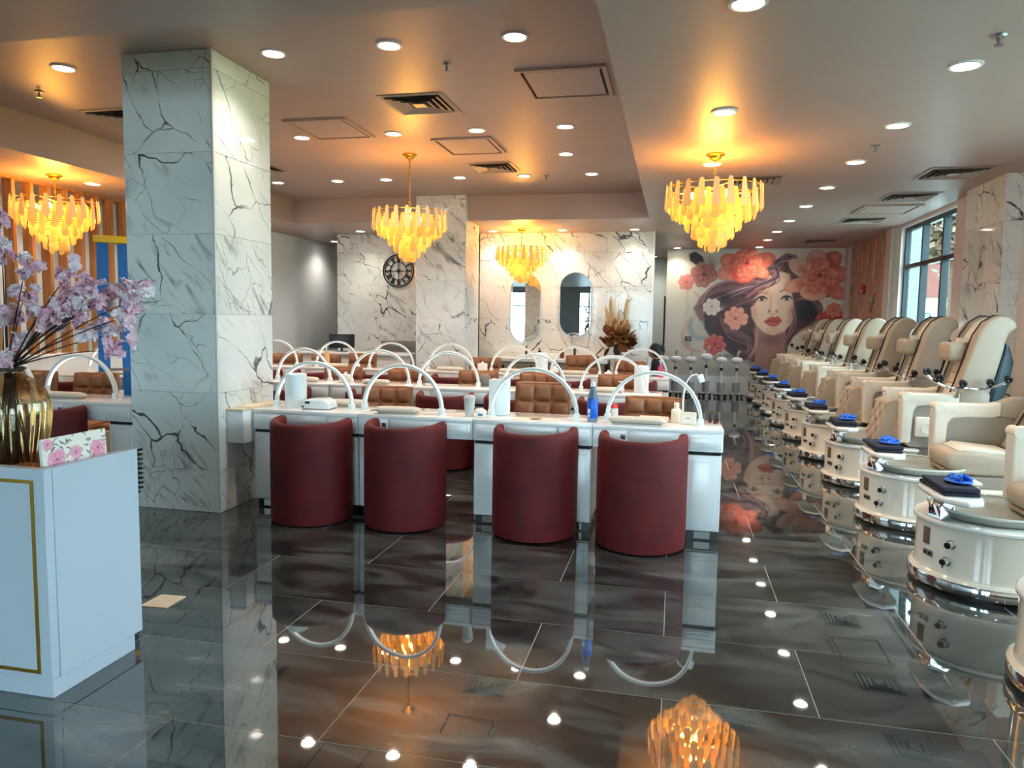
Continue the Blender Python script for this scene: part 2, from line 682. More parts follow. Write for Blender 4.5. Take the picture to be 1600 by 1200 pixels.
def clad_box(name, label, x0, x1, y0, y1, z1, faces, tw=1.215, first=0.33, stagger=True, shift=0.0):
    o = struct(name, G().box(x0, x1, y0, y1, 0, z1), GROUT, label)
    if 'f' in faces:
        clad(o, (x0, y0), (1, 0), (0, -1), x1 - x0, 0, z1, first, tw=tw, stagger=stagger, shift=shift)
    if 'b' in faces:
        clad(o, (x1, y1), (-1, 0), (0, 1), x1 - x0, 0, z1, first, tw=tw, stagger=stagger)
    if 'r' in faces:
        clad(o, (x1, y0), (0, 1), (1, 0), y1 - y0, 0, z1, first, tw=tw, stagger=stagger)
    if 'l' in faces:
        clad(o, (x0, y1), (0, -1), (-1, 0), y1 - y0, 0, z1, first, tw=tw, stagger=stagger)
    return o


pl = clad_box('marble_pillar', 'square pillar clad in veined white marble tile beside the reception counter', -4.18, -3.42, 4.98, 5.77, ZT, 'frbl', stagger=False, first=0.33)
pl['category'] = 'pillar'
for (px_, py_) in ((-3.419, 4.979),):
    part('edge_trim', G().box(px_ - 0.004, px_ + 0.012, py_ - 0.012, py_ + 0.004, 0, ZT), mat('pale_edge_trim', (214, 214, 210), 0.3, metal=0.4), pl, flat=True)
mc = clad_box('marble_column', 'marble-clad column beside the round black wall clock', -4.14, -3.31, 11.4, 12.2, ZT, 'fr', stagger=False)
mc['category'] = 'column'
wl = clad_box('wall_back_clock', 'marble tile wall holding the round black clock', -6.4, -4.14, 13.2, 13.4, ZS, 'f', shift=0.35)
wr = clad_box('wall_back_mirror', 'marble tile wall with two pill mirrors and the wash counter', -3.55, -0.42, 13.2, 13.45, ZS, 'f', shift=0.7)
part('end_trim', G().box(-0.42, -0.38, 13.18, 13.45, 0, ZS), WHITE, wr, flat=True)
rp = clad_box('marble_pier', 'marble-clad pier between the tall window and the front pedicure chairs', 3.28, XR + 0.25, 8.56, 9.6, ZS, 'fl', tw=0.62, first=0.2)
rp['category'] = 'pillar'

# ---- plain walls
struct('wall_mural', G().box(-0.2, XR + 0.2, YB, YB + 0.2, 0, ZS), mat('pale_stone_wall', (206, 202, 192), 0.6), 'pale end wall carrying the painted mural')
bb = struct('baseboard_mural', G().box(-0.2, XR, YB - 0.012, YB, 0, 0.385), GROUT, 'grey marble tile skirting below the mural')
for k in range(3):
    w = 1.21
    x0 = -0.2 + k * w
    x1 = min(x0 + w, XR)
    key = (round(x1 - x0, 3), 0.385)
    TILES[key] = tile_mesh(x1 - x0 - 0.003, 0.382, 0.008, mat('grey_stone_tile', (206, 208, 208), 0.2, var=0.12, vscale=3), 'skirting_tile')
    t = put('tile', TILES[key], bb)
    t.matrix_local = Matrix.Translation(((x0 + x1) / 2, YB - 0.012, 0.1925)) @ Matrix(((1, 0, 0), (0, 0, -1), (0, 1, 0))).to_4x4()
struct('wall_corridor', G().box(XL, 0.0, 18.8, 19.0, 0, ZS).box(-0.2, -0.1, YB + 0.2, 18.8, 0, ZS), GREYP, 'pale green-grey wall of the back corridor')
struct('wall_left', G().box(-7.6, -7.4, 9.3, 15.4, 0, ZS), mat('cool_white_wall', (232, 236, 238), 0.55), 'plain cool white side wall behind the nail tables')
struct('wall_left_far', G().box(XL - 0.1, XL, YF, 19.0, 0, ZS).box(XL, -7.6, 9.3, 9.5, 0, ZS), WHITEP, 'white wall seen between the oak slats')
tr = struct('trim_1', G().box(-7.4, -7.36, 11.62, 11.72, 0, ZS), mat('pink_trim', (214, 176, 178), 0.5), 'narrow pink upright trim on the white side wall')
part('red_strip', G().box(-7.365, -7.35, 11.63, 11.71, 0.9, 1.45), mat('red_strip', (170, 40, 40), 0.5), tr, flat=True)

# right wall with the window
g = G()
g.box(XR, XR + 0.14, 12.75, YB, 0, ZS)
g.box(XR, XR + 0.25, 9.6, 10.25, 0, ZS)
g.box(XR, XR + 0.25, 10.25, 12.75, 0, 0.45)
g.box(XR, XR + 0.25, 10.25, 12.75, 3.06, ZS)
g.box(XR, XR + 0.25, 6.9, 8.56, 0, ZS)
g.box(XR, XR + 0.25, 1.2, 6.9, 0, 0.45)
g.box(XR, XR + 0.25, 1.2, 6.9, 2.95, ZS)
g.box(XR, XR + 0.25, YF, 1.2, 0, ZS)
struct('wall_right', g, mat('warm_white_wall', (224, 216, 210), 0.55), 'warm white window wall behind the pedicure chairs')
PANE = bpy.data.materials.new('window_pane_glass')
PANE.use_nodes = True
_n = PANE.node_tree
_n.nodes.clear()
_o = _n.nodes.new('ShaderNodeOutputMaterial')
_t = _n.nodes.new('ShaderNodeBsdfTransparent')
_t.inputs[0].default_value = (0.86, 0.95, 0.96, 1)
_g = _n.nodes.new('ShaderNodeBsdfGlossy')
_g.inputs['Roughness'].default_value = 0.02
_m = _n.nodes.new('ShaderNodeMixShader')
_m.inputs[0].default_value = 0.07
_n.links.new(_t.outputs[0], _m.inputs[1])
_n.links.new(_g.outputs[0], _m.inputs[2])
_n.links.new(_m.outputs[0], _o.inputs[0])


def window(name, label, axis, c, a0, a1, z0, z1, mull, trans, fm=FRAMEG, d=0.07):
    """window in the plane axis=c, from a0 to a1 along the wall"""
    w = 0.06
    root = bpy.data.objects.new(name, None)
    COL.objects.link(root)
    root['kind'] = 'structure'
    root['label'] = label

    def B(p, q, zz0, zz1, nm, m, t0=0.0, t1=d):
        g = G().box(c + t0, c + t1, p, q, zz0, zz1) if axis == 'x' else G().box(p, q, c + t0, c + t1, zz0, zz1)
        return part(nm, g, m, root, flat=True)
    B(a0, a1, z1 - w, z1, 'head_frame', fm)
    B(a0, a1, z0, z0 + w, 'sill_frame', fm)
    B(a0, a0 + w, z0 + w, z1 - w, 'side_frame', fm)
    B(a1 - w, a1, z0 + w, z1 - w, 'side_frame', fm)
    es = [a0 + w] + mull + [a1 - w]
    for mm in mull:
        B(mm - w / 2, mm + w / 2, z0 + w, z1 - w, 'mullion', fm, -0.02, d)
    for tz in trans:
        B(a0 + w, a1 - w, tz - w / 2, tz + w / 2, 'transom', fm, -0.01, d)
    zs_ = [z0 + w] + trans + [z1 - w]
    for i in range(len(es) - 1):
        for j in range(len(zs_) - 1):
            B(es[i], es[i + 1], zs_[j], zs_[j + 1], 'pane', PANE, d * 0.45, d * 0.55)
    return root


window('window_1', 'tall dark-framed window beside the marble pier', 'x', XR + 0.06, 10.25, 12.75, 0.45, 3.06, [11.0, 11.85], [2.45])
window('window_2', 'dark-framed window behind the front pedicure chairs', 'x', XR + 0.06, 1.2, 6.9, 0.45, 2.95, [2.6, 4.0, 5.5], [2.3])
# panels and trims on the right wall
MUR2 = mat('painted_wall_panel', (190, 150, 130), 0.55)
T = NT(MUR2)
_tc = T.n('ShaderNodeTexCoord')
_mp = T.n('ShaderNodeMapping')
_mp.inputs['Scale'].default_value = (1.0, 1.5, 0.42)
T.l(_tc.outputs['Object'], _mp.inputs['Vector'])
_a = T.n('ShaderNodeTexNoise', i_Scale=1.7, i_Detail=6.0, i_Roughness=0.58, i_Distortion=1.6)
T.l(_mp.outputs[0], _a.inputs['Vector'])
_r = T.n('ShaderNodeValToRGB')
T.l(_a.outputs[0], _r.inputs[0])
_els = _r.color_ramp.elements
_els[0].position = 0.28
_els[0].color = lin((84, 62, 52)) + (1,)
_els[1].position = 0.75
_els[1].color = lin((226, 206, 186)) + (1,)
for p_, c_ in ((0.40, (150, 112, 82)), (0.47, (206, 176, 146)), (0.54, (176, 112, 100)), (0.62, (214, 160, 146))):
    e_ = _els.new(p_)
    e_.color = lin(c_) + (1,)
T.l(_r.outputs[0], T.b.inputs['Base Color'])
tag(part('painted_wall_panel', G().box(XR - 0.012, XR, 13.38, 16.0, 0.4, ZS - 0.01), MUR2, flat=True), 'blush and brown brushstroke wall panel beside the tall window', 'wall panel')
PINKT = mat('blush_edge_tile', (216, 196, 192), 0.35)
k = 2
for (ya, yb) in ((16.02, 16.3), (13.02, 13.36), (9.84, 10.22)):
    t_ = struct('trim_%d' % k, G().box(XR - 0.055, XR, ya, yb, 0, ZS), GROUT, 'blush tile strip on the window wall, %s from the mural' % ORD[k - 2])
    for j in range(5):
        z0 = j * 0.622
        part('tile', G().box(XR - 0.07, XR - 0.055, ya, yb, z0 + 0.003, min(z0 + 0.619, ZS)), PINKT, t_, flat=True)
    k += 1
# fire strobe
al = thing('fire_alarm', 'small red fire alarm on the brushstroke wall panel', 'fire alarm', (XR - 0.014, 14.85, 2.19))
part('housing', G().rbox(-0.05, 0, -0.06, 0.06, -0.08, 0.08, 0.008), mat('alarm_red', (190, 20, 24), 0.35), al)
part('lens', G().rbox(-0.07, -0.05, -0.03, 0.03, -0.05, 0.0, 0.006), mat('alarm_lens', (230, 230, 230), 0.15), al)
th = thing('control_plate', 'small black control plate on the pale end wall', 'control panel', (0.30, YB - 0.001, 1.18))
part('plate', G().rbox(-0.065, 0.065, -0.025, 0, -0.045, 0.045, 0.004), BLACK, th)
part('display', G().box(-0.045, 0.045, -0.028, -0.025, -0.02, 0.025), mat('plate_display', (60, 62, 50), 0.2), th, flat=True)

# wall behind the camera, with shop windows
g = G()
segs = [(XL, -8.7), (-6.0, -4.5), (-3.5, -3.2), (2.9, XR + 0.2)]
for a, b in segs:
    g.box(a, b, YF - 0.2, YF, 0, ZS)
for a, b in ((-8.7, -6.0), (-4.5, -3.5), (-3.2, 2.9)):
    g.box(a, b, YF - 0.2, YF, 2.9, ZS)
struct('wall_front', g, mat('grey_front_wall', (150, 152, 152), 0.6), 'grey shop front wall with windows behind the camera')
window('window_3', 'dark-framed shop window seen in the pill mirror', 'y', YF - 0.14, -8.7, -6.0, 0.05, 2.9, [-7.8, -6.9], [2.2])
window('door_1', 'dark-framed glazed entrance door in the front wall', 'y', YF - 0.14, -4.5, -3.5, 0.02, 2.9, [-4.0], [2.2])
window('window_4', 'wide dark-framed shop window in the front wall', 'y', YF - 0.14, -3.2, 2.9, 0.05, 2.9, [-1.9, -0.3, 1.3], [2.2])

# ---- oak slat screen on a white half wall at the left
sl = thing('slat_screen', 'honey oak vertical slat screen beside the blue ladder', 'screen', (-7.62, 0, 0))
hw = part('half_wall', G().box(-0.12, 0.10, 5.0, 9.3, 0, 1.0), WHITEP, sl, flat=True)
part('cap_rail', G().box(-0.14, 0.12, 5.0, 9.3, 1.0, 1.03), WHITE, hw, flat=True)
SLM = G().rbox(-0.07, 0.07, -0.024, 0.024, 1.03, ZS - 0.03, 0.003, 1).mesh('slat', WOODS)
for i in range(17):
    put('slat', SLM, sl, (0.0, 5.15 + i * 0.255, 0))
part('head_rail', G().box(-0.07, 0.07, 5.0, 9.3, ZS - 0.03, ZS), WOODS, sl, flat=True)


# ================================================================== PAINTED MURAL (flat print on the end wall)
class Canvas:
    def __init__(s, u0, u1, v0, v1, step, bg):
        s.u = np.arange(u0, u1 + 0.01, step)
        s.v = np.arange(v0, v1 + 0.01, step)
        s.U, s.V = np.meshgrid(s.u, s.v)
        s.c = np.zeros(s.U.shape + (3,)) + np.array(bg, float)

    def put(s, a, col):
        a = np.clip(a, 0, 1)[..., None]
        s.c = s.c * (1 - a) + np.array(col, float) * a

    def blob(s, x, y, rx, ry, rot, col, alpha=1.0, soft=0.25):
        c, n = math.cos(rot), math.sin(rot)
        du, dv = s.U - x, s.V - y
        d = np.sqrt(((du * c + dv * n) / rx) ** 2 + ((-du * n + dv * c) / ry) ** 2)
        s.put(alpha * np.clip((1 - d) / soft, 0, 1), col)

    def stroke(s, pts, w0, w1, col, alpha=1.0, soft=0.5, n=26):
        pts = np.array(pts, float)
        k = len(pts)
        P = []
        for i in range(k - 1):
            a, b, c, d = pts[max(i - 1, 0)], pts[i], pts[i + 1], pts[min(i + 2, k - 1)]
            for t in np.linspace(0, 1, n, endpoint=False):
                P.append(0.5 * (2 * b + (c - a) * t + (2 * a - 5 * b + 4 * c - d) * t * t + (3 * b - a - 3 * c + d) * t ** 3))
        P.append(pts[-1])
        P = np.array(P)
        A = np.zeros(s.U.shape)
        for i in range(len(P)):
            f = i / (len(P) - 1)
            w = max(w0 + (w1 - w0) * f, 0.1) * (1 - 0.85 * abs(2 * f - 1) ** 4)
            w = max(w, 1.5)
            m = w + 2
            j0, j1 = np.searchsorted(s.u, P[i, 0] - m), np.searchsorted(s.u, P[i, 0] + m)
            i0, i1 = np.searchsorted(s.v, P[i, 1] - m), np.searchsorted(s.v, P[i, 1] + m)
            if j1 <= j0 or i1 <= i0:
                continue
            d = np.hypot(s.U[i0:i1, j0:j1] - P[i, 0], s.V[i0:i1, j0:j1] - P[i, 1]) / w
            A[i0:i1, j0:j1] = np.maximum(A[i0:i1, j0:j1], np.clip((1 - d) / soft, 0, 1))
        s.put(A * alpha, col)

    def poly(s, pts, col, alpha=1.0, blur=1):
        pts = np.array(pts, float)
        ins = np.zeros(s.U.shape, bool)
        j = len(pts) - 1
        for i in range(len(pts)):
            xi, yi, xj, yj = *pts[i], *pts[j]
            cond = ((yi > s.V) != (yj > s.V)) & (s.U < (xj - xi) * (s.V - yi) / (yj - yi + 1e-9) + xi)
            ins ^= cond
            j = i
        a = ins.astype(float)
        for _ in range(blur):
            p = np.pad(a, 1, mode='edge')
            a = (p[:-2, 1:-1] + p[2:, 1:-1] + p[1:-1, :-2] + p[1:-1, 2:] + 2 * p[1:-1, 1:-1]) / 6
        s.put(a * alpha, col)

    def peony(s, x, y, r, light, mid, deep, seed=0, sq=0.9, heart=None):
        R = random.Random(seed)
        L, M_, D = (np.array(q, float) for q in (light, mid, deep))
        for ring, n in ((1.0, 8), (0.78, 7), (0.56, 6), (0.36, 5), (0.2, 4)):
            a0 = R.uniform(0, 6.28)
            for k in range(n):
                a = a0 + 2 * PI * k / n + R.uniform(-0.25, 0.25)
                rad = r * ring * 0.56
                cx, cy = x + math.cos(a) * rad, y + math.sin(a) * rad * sq
                f = R.uniform(0.0, 0.5) + (1 - ring) * 0.35
                col = L * (1 - f) + M_ * f
                pr = r * (0.20 + 0.30 * ring)
                s.blob(cx, cy, pr * 1.06, pr * 0.84, a, D, 0.85, 0.3)
                s.blob(cx + math.cos(a) * pr * 0.10, cy + math.sin(a) * pr * 0.10, pr * 0.96, pr * 0.74, a, col, 0.97, 0.14)
                s.blob(cx - math.cos(a) * pr * 0.45, cy - math.sin(a) * pr * 0.45, pr * 0.62, pr * 0.5, a, D, 0.72, 1.0)
                s.blob(cx + math.cos(a) * pr * 0.55, cy + math.sin(a) * pr * 0.55, pr * 0.34, pr * 0.5, a, L * 0.6 + 102, 0.55, 1.0)
        s.blob(x, y, r * 0.12, r * 0.10, 0, heart if heart is not None else D * 0.8, 0.85, 0.6)

    def mesh(s, name, w, h, rough=0.5):
        """upright sheet, lower left corner at the origin, facing -y"""
        nv, nu = s.U.shape
        X = np.linspace(0, w, nu)
        Z = np.linspace(h, 0, nv)
        XX, ZZ = np.meshgrid(X, Z)
        co = np.stack([XX, np.zeros_like(XX), ZZ], -1).reshape(-1, 3)
        idx = np.arange(nv * nu).reshape(nv, nu)
        q = np.stack([idx[1:, :-1], idx[1:, 1:], idx[:-1, 1:], idx[:-1, :-1]], -1).reshape(-1, 4)
        me = bpy.data.meshes.new(name)
        me.from_pydata(co.tolist(), [], q.tolist())
        at = me.color_attributes.new('paint', 'FLOAT_COLOR', 'POINT')
        c = np.clip(s.c.reshape(-1, 3), 0, 255) / 255.0
        c = np.where(c <= 0.04045, c / 12.92, ((c + 0.055) / 1.055) ** 2.4)
        at.data.foreach_set('color', np.concatenate([c, np.ones((len(c), 1))], 1).astype(np.float32).ravel())
        me.materials.append(attr_mat(name + '_print', rough))
        return me


def paint_mural():
    C = Canvas(115, 1525, 92, 1092, 3.2, (224, 214, 198))
    R = random.Random(3)
    # washes
    C.blob(1300, 200, 330, 240, 0, (196, 176, 158), 0.55, 1.0)
    C.blob(620, 1060, 520, 140, 0, (150, 158, 154), 0.8, 0.9)
    C.blob(420, 700, 190, 330, 0.2, (176, 168, 158), 0.6, 1.0)
    for p, w, c in (([(300, 380), (285, 480), (300, 560), (280, 640), (330, 740)], 26, (224, 176, 156)),
                    ([(330, 420), (400, 500), (380, 600), (300, 680), (260, 780), (300, 860), (400, 920)], 34, (220, 158, 138)),
                    ([(350, 540), (390, 600), (440, 680), (480, 780)], 44, (92, 140, 152)),
                    ([(330, 640), (320, 720), (370, 790), (480, 800), (560, 900)], 40, (108, 150, 158)),
                    ([(420, 560), (440, 660), (520, 740), (620, 800)], 36, (70, 100, 116)),
                    ([(250, 820), (320, 880), (420, 900)], 26, (206, 130, 116)),
                    ([(230, 700), (280, 760), (360, 800)], 20, (230, 196, 178)),
                    ([(600, 800), (700, 830), (760, 900), (740, 980)], 60, (60, 104, 122)),
                    ([(520, 960), (640, 930), (780, 960), (860, 1040)], 50, (74, 82, 90))):
        C.stroke(p, w, w * 0.5, c, 0.62, 1.0)
    # hair mass
    HD = (76, 46, 48)
    C.poly([(345, 560), (390, 470), (470, 390), (620, 330), (760, 330), (800, 420), (700, 520), (560, 560), (470, 620), (400, 660)], (140, 96, 98), 0.85, 5)
    C.poly([(430, 600), (560, 560), (640, 640), (700, 760), (820, 820), (840, 960), (700, 940), (600, 880), (500, 800), (440, 720)], (62, 44, 48), 0.92, 5)
    C.poly([(430, 470), (500, 400), (620, 345), (770, 345), (880, 280), (960, 190), (1050, 130), (1130, 140), (1190, 240), (1235, 430), (1310, 490),
            (1350, 570), (1330, 660), (1220, 700), (1140, 770), (1100, 850), (1090, 1000), (860, 990), (800, 960), (720, 900), (640, 850),
            (540, 740), (520, 640), (600, 540), (520, 520)], HD, 0.96, 3)
    C.blob(560, 500, 190, 70, -0.35, (104, 76, 88), 0.9, 0.6)
    C.blob(1240, 560, 120, 120, 0, (34, 30, 36), 0.95, 0.45)
    C.blob(700, 800, 170, 110, 0.3, (56, 46, 54), 0.9, 0.6)
    C.blob(620, 470, 110, 60, -0.4, (48, 34, 42), 0.9, 0.6)
    # neck and face
    C.poly([(860, 700), (1080, 690), (1085, 880), (1120, 1000), (1000, 1080), (840, 1080), (850, 900)], (164, 124, 112), 1, 3)
    C.blob(970, 790, 130, 70, 0, (112, 74, 70), 0.75, 0.9)
    C.poly([(890, 370), (930, 300), (1010, 262), (1090, 285), (1108, 400), (1128, 500), (1142, 590), (1120, 670), (1070, 728), (985, 762),
            (915, 742), (850, 690), (812, 620), (800, 550), (826, 470)], (228, 198, 172), 1, 3)
    C.blob(1120, 600, 46, 120, 0.1, (190, 120, 108), 0.75, 1.0)
    C.blob(828, 580, 36, 110, -0.15, (206, 138, 122), 0.7, 1.0)
    C.blob(905, 430, 60, 60, 0, (206, 128, 112), 0.55, 1.0)
    C.blob(1090, 330, 40, 90, 0, (216, 160, 138), 0.5, 1.0)
    C.blob(1000, 380, 70, 90, 0, (240, 218, 196), 0.7, 1.0)
    C.blob(980, 730, 90, 30, 0, (206, 160, 136), 0.6, 1.0)
    C.blob(985, 545, 26, 60, 0.05, (240, 216, 194), 0.8, 1.0)
    C.stroke([(958, 430), (950, 480), (955, 520), (942, 568)], 9, 10, (196, 148, 126), 0.8, 1.0)
    C.stroke([(1010, 470), (1012, 520), (1022, 560)], 7, 6, (214, 176, 152), 0.7, 1.0)
    C.blob(945, 573, 17, 10, 0.4, (110, 56, 50), 0.9, 0.8)
    C.blob(1003, 570, 17, 9, -0.3, (120, 62, 54), 0.9, 0.8)
    C.stroke([(930, 585), (972, 596), (1018, 580)], 8, 8, (176, 112, 98), 0.6, 1.0)
    # eyes and brows
    for ex, ey, w, t in ((884, 482, 46, 0.10), (1076, 476, 46, -0.06)):
        C.blob(ex, ey - 6, w * 1.2, 30, t, (178, 122, 108), 0.55, 1.0)
        C.blob(ex, ey, w * 0.85, 15, t, (226, 212, 202), 1, 0.4)
        C.blob(ex, ey - 2, 19, 17, 0, (62, 58, 54), 1, 0.35)
        C.blob(ex, ey - 2, 8, 9, 0, (18, 14, 14), 1, 0.4)
        C.blob(ex + 5, ey - 7, 4, 4, 0, (240, 240, 236), 1, 0.5)
        C.stroke([(ex - w, ey + 6), (ex - w * 0.4, ey - 16), (ex + w * 0.3, ey - 18), (ex + w, ey + 2)], 9, 8, (28, 16, 16), 1.0, 0.6)
        C.stroke([(ex - w * 0.8, ey + 8), (ex, ey + 16), (ex + w * 0.8, ey + 8)], 3, 3, (120, 70, 62), 0.8, 0.8)
    C.stroke([(1016, 428), (1060, 406), (1112, 408)], 9, 5, (116, 80, 68), 0.85, 0.9)
    C.stroke([(838, 440), (880, 428), (930, 438)], 8, 5, (132, 70, 66), 0.7, 0.9)
    # lips
    C.poly([(905, 656), (945, 626), (972, 612), (990, 622), (1010, 610), (1030, 622), (1048, 646), (1020, 682), (985, 694), (945, 686)], (190, 84, 78), 1, 2)
    C.blob(980, 672, 46, 16, 0, (212, 112, 100), 0.85, 0.8)
    C.stroke([(905, 656), (950, 648), (985, 654), (1048, 646)], 5, 5, (110, 34, 36), 0.95, 0.7)
    C.blob(980, 704, 40, 7, 0, (168, 108, 94), 0.6, 1.0)
    # hair strands
    sets = [([(420, 520), (520, 400), (700, 370), (880, 380), (990, 320), (960, 255), (860, 290), (770, 400), (640, 480)], 13, 60),
            ([(400, 560), (500, 460), (660, 430), (820, 440), (900, 400)], 12, 60),
            ([(760, 470), (850, 400), (940, 330), (1000, 250), (1060, 170)], 11, 46),
            ([(1000, 180), (1080, 160), (1140, 220), (1190, 330), (1230, 440)], 10, 50),
            ([(560, 640), (620, 740), (720, 780), (800, 830), (800, 920), (720, 900)], 11, 55),
            ([(640, 560), (720, 520), (800, 500), (850, 450)], 9, 40),
            ([(1140, 480), (1240, 470), (1330, 540), (1320, 640), (1230, 700), (1150, 720)], 9, 45),
            ([(1130, 560), (1150, 640), (1130, 720), (1090, 800), (1080, 900)], 9, 40),
            ([(830, 700), (850, 780), (830, 880), (780, 960)], 9, 40)]
    cols = [(146, 92, 96), (190, 142, 142), (104, 62, 64), (216, 176, 168), (64, 38, 40), (172, 108, 104), (150, 120, 128)]
    for pts, n, sp in sets:
        for k in range(n):
            dx, dy = R.uniform(-sp, sp) * 0.5, R.uniform(-sp, sp)
            f = R.uniform(0.5, 1.0)
            P = [(x + dx * f + R.uniform(-8, 8), y + dy * f + R.uniform(-8, 8)) for x, y in pts]
            w = R.uniform(4, 13)
            C.stroke(P, w, w * 0.6, cols[R.randrange(len(cols))], R.uniform(0.45, 0.85), 0.7, 18)
    for k, c in enumerate(((210, 176, 180), (120, 96, 112), (92, 74, 92), (176, 140, 150), (70, 52, 64))):
        C.stroke([(600 + 10 * k, 440 + 10 * k), (760, 392 + 8 * k), (900, 372 - 5 * k), (985 + 4 * k, 310), (975, 258 - 4 * k), (905, 280), (860, 350)], 12, 8, c, 0.85, 0.6)
    # flowers
    C.poly([(290, 130), (340, 110), (400, 150), (420, 190), (350, 215), (300, 180)], (58, 44, 42), 0.95, 3)
    C.blob(470, 200, 90, 70, 0.3, (166, 140, 120), 0.7, 0.8)
    def outer(pts):
        for x, y, rx, ry, a, c in pts:
            C.blob(x, y, rx * 1.05, ry * 1.08, a, (140, 40, 36), 0.8, 0.25)
            C.blob(x, y, rx, ry, a, c, 0.97, 0.12)
            C.blob(x - 0.3 * rx * math.cos(a), y - 0.3 * rx * math.sin(a), rx * 0.75, ry * 0.7, a, (206, 62, 48), 0.6, 1.0)
            C.blob(x + 0.45 * rx * math.cos(a), y + 0.45 * rx * math.sin(a), rx * 0.5, ry * 0.8, a, (244, 196, 172), 0.45, 1.0)
    outer([(630, 190, 95, 62, 3.3, (232, 120, 92)), (610, 270, 100, 58, 2.8, (236, 140, 110)), (880, 180, 100, 60, -0.2, (226, 104, 80)), (850, 260, 95, 52, 0.5, (234, 126, 96)),
           (730, 300, 60, 90, 1.5, (228, 84, 62)), (760, 120, 90, 60, -1.4, (222, 84, 66)),
           (1170, 240, 110, 66, 3.7, (228, 184, 162)), (1160, 370, 110, 58, 2.9, (234, 160, 130)), (1270, 430, 62, 105, 1.7, (236, 170, 140)), (1420, 400, 120, 60, 0.6, (222, 110, 88)),
           (1440, 290, 100, 70, 0.0, (214, 104, 84)), (1400, 190, 90, 70, -0.8, (196, 92, 78)), (1290, 170, 70, 80, -1.6, (206, 150, 132))])
    C.peony(755, 205, 120, (238, 132, 98), (224, 76, 58), (132, 26, 28), 4)
    C.peony(1320, 300, 130, (236, 152, 122), (212, 82, 66), (126, 24, 28), 9)
    C.peony(415, 290, 105, (196, 128, 112), (164, 84, 76), (92, 44, 44), 2)
    C.peony(275, 352, 66, (224, 148, 130), (206, 112, 98), (158, 70, 62), 5)
    C.peony(490, 545, 72, (232, 218, 208), (220, 186, 172), (160, 130, 124), 6)
    C.peony(685, 632, 94, (238, 172, 148), (226, 132, 112), (176, 78, 66), 11)
    C.peony(525, 845, 88, (206, 104, 98), (184, 60, 62), (106, 24, 34), 8)
    C.peony(1425, 660, 120, (206, 74, 62), (180, 36, 38), (104, 16, 22), 12)
    C.peony(1440, 560, 60, (224, 140, 110), (206, 96, 76), (150, 50, 44), 13)
    C.peony(1400, 860, 100, (190, 56, 52), (164, 30, 34), (90, 12, 20), 14)
    C.blob(1385, 455, 14, 12, 0, (40, 26, 26), 0.9, 0.5)
    return C


mur = put('floral_portrait_mural', paint_mural().mesh('floral_portrait_mural', XR + 0.2, ZS - 0.395, 0.45), None, (-0.2, YB - 0.003, 0.39))
tag(mur, 'mural of a woman with flowing dark hair among coral peonies on the end wall', 'mural')

# ================================================================== CEILING FIXTURES
LENS = mat('downlight_lens', (255, 255, 255), 0.5, emit=(255, 246, 232), es=DOWN_E)
RIMW = mat('downlight_rim', (220, 214, 206), 0.4)
dl = thing('downlight', 'x', 'downlight', (0, 0, 0), 0, 'recessed ceiling downlights')
part('rim', G().lathe([(0.073, -0.001), (0.098, -0.001), (0.096, -0.010), (0.078, -0.012), (0.073, -0.001)], 28), RIMW, dl)
part('lens', G().lathe([(0.0, -0.006), (0.074, -0.006), (0.074, -0.002), (0.0, -0.002)], 28), LENS, dl, flat=True)
_s = bpy.data.lights.new('downlight_beam', 'SPOT')
_s.energy = DOWN_W
_s.spot_size = math.radians(130)
_s.spot_blend = 1.0
_s.shadow_soft_size = 0.05
_s.color = lin((255, 244, 228))
_so = bpy.data.objects.new('downlight_beam', _s)
COL.objects.link(_so)
_so.parent = dl
_so.location = (0, 0, -0.02)
spots = []
for (yy_, nm), xs_ in (((5.14, 'front'), (-4.86, -3.0, -2.08, -1.15)), ((7.54, 'middle'), (-5.78, -4.86, -4.07, -3.0, -2.08, -1.15)), ((9.98, 'back'), (-5.78, -4.83, -4.08, -2.99, -2.07, -1.15))):
    for k, x in enumerate(xs_):
        spots.append(((x, yy_, ZT), 'recessed downlight in raised ceiling, %s row, %s from the slat screen' % (nm, ORD[k])))
spots.append(((-1.32, 8.76, ZT), 'lone recessed downlight between middle and back rows of raised ceiling'))
for k, yv in enumerate((5.04, 6.42, 7.78, 9.16, 10.54, 12.0, 13.38, 14.67, 16.05)):
    spots.append(((1.66, yv, ZS), 'recessed downlight over the pedicure aisle, %s from the camera' % ORD[k]))
spots += [((0.30, 3.9, ZS), 'recessed downlight at the top edge above the open aisle'), ((0.31, 5.82, ZS), 'recessed downlight on the soffit before the aisle chandelier'),
          ((0.31, 7.68, ZS), 'recessed downlight just behind the aisle chandelier'), ((0.0, 16.1, ZS), 'recessed downlight above the pale end of the mural wall'),
          ((-0.72, 12.84, ZS), 'recessed downlight above the dried flower arrangement'), ((-1.96, 12.82, ZS), 'recessed downlight above the pill mirrors'),
          ((-3.23, 12.88, ZS), 'recessed downlight beside the wash counter chandelier'), ((-5.68, 12.66, ZS), 'recessed downlight above the round wall clock'),
          ((-6.99, 14.31, ZS), 'recessed downlight in the back corridor soffit'), ((-6.97, 7.75, ZS), 'recessed downlight beside the slat screen chandelier'),
          ((-7.0, 4.5, ZS), 'recessed downlight on the soffit left of the tray')]
spots += [((-6.9, yv, ZS), 'added side soffit downlight hidden behind the pillar, %s from the slat screen' % ORD[k]) for k, yv in enumerate((9.4, 10.5, 11.5))]  # unseen lamps added to brighten the white side wall
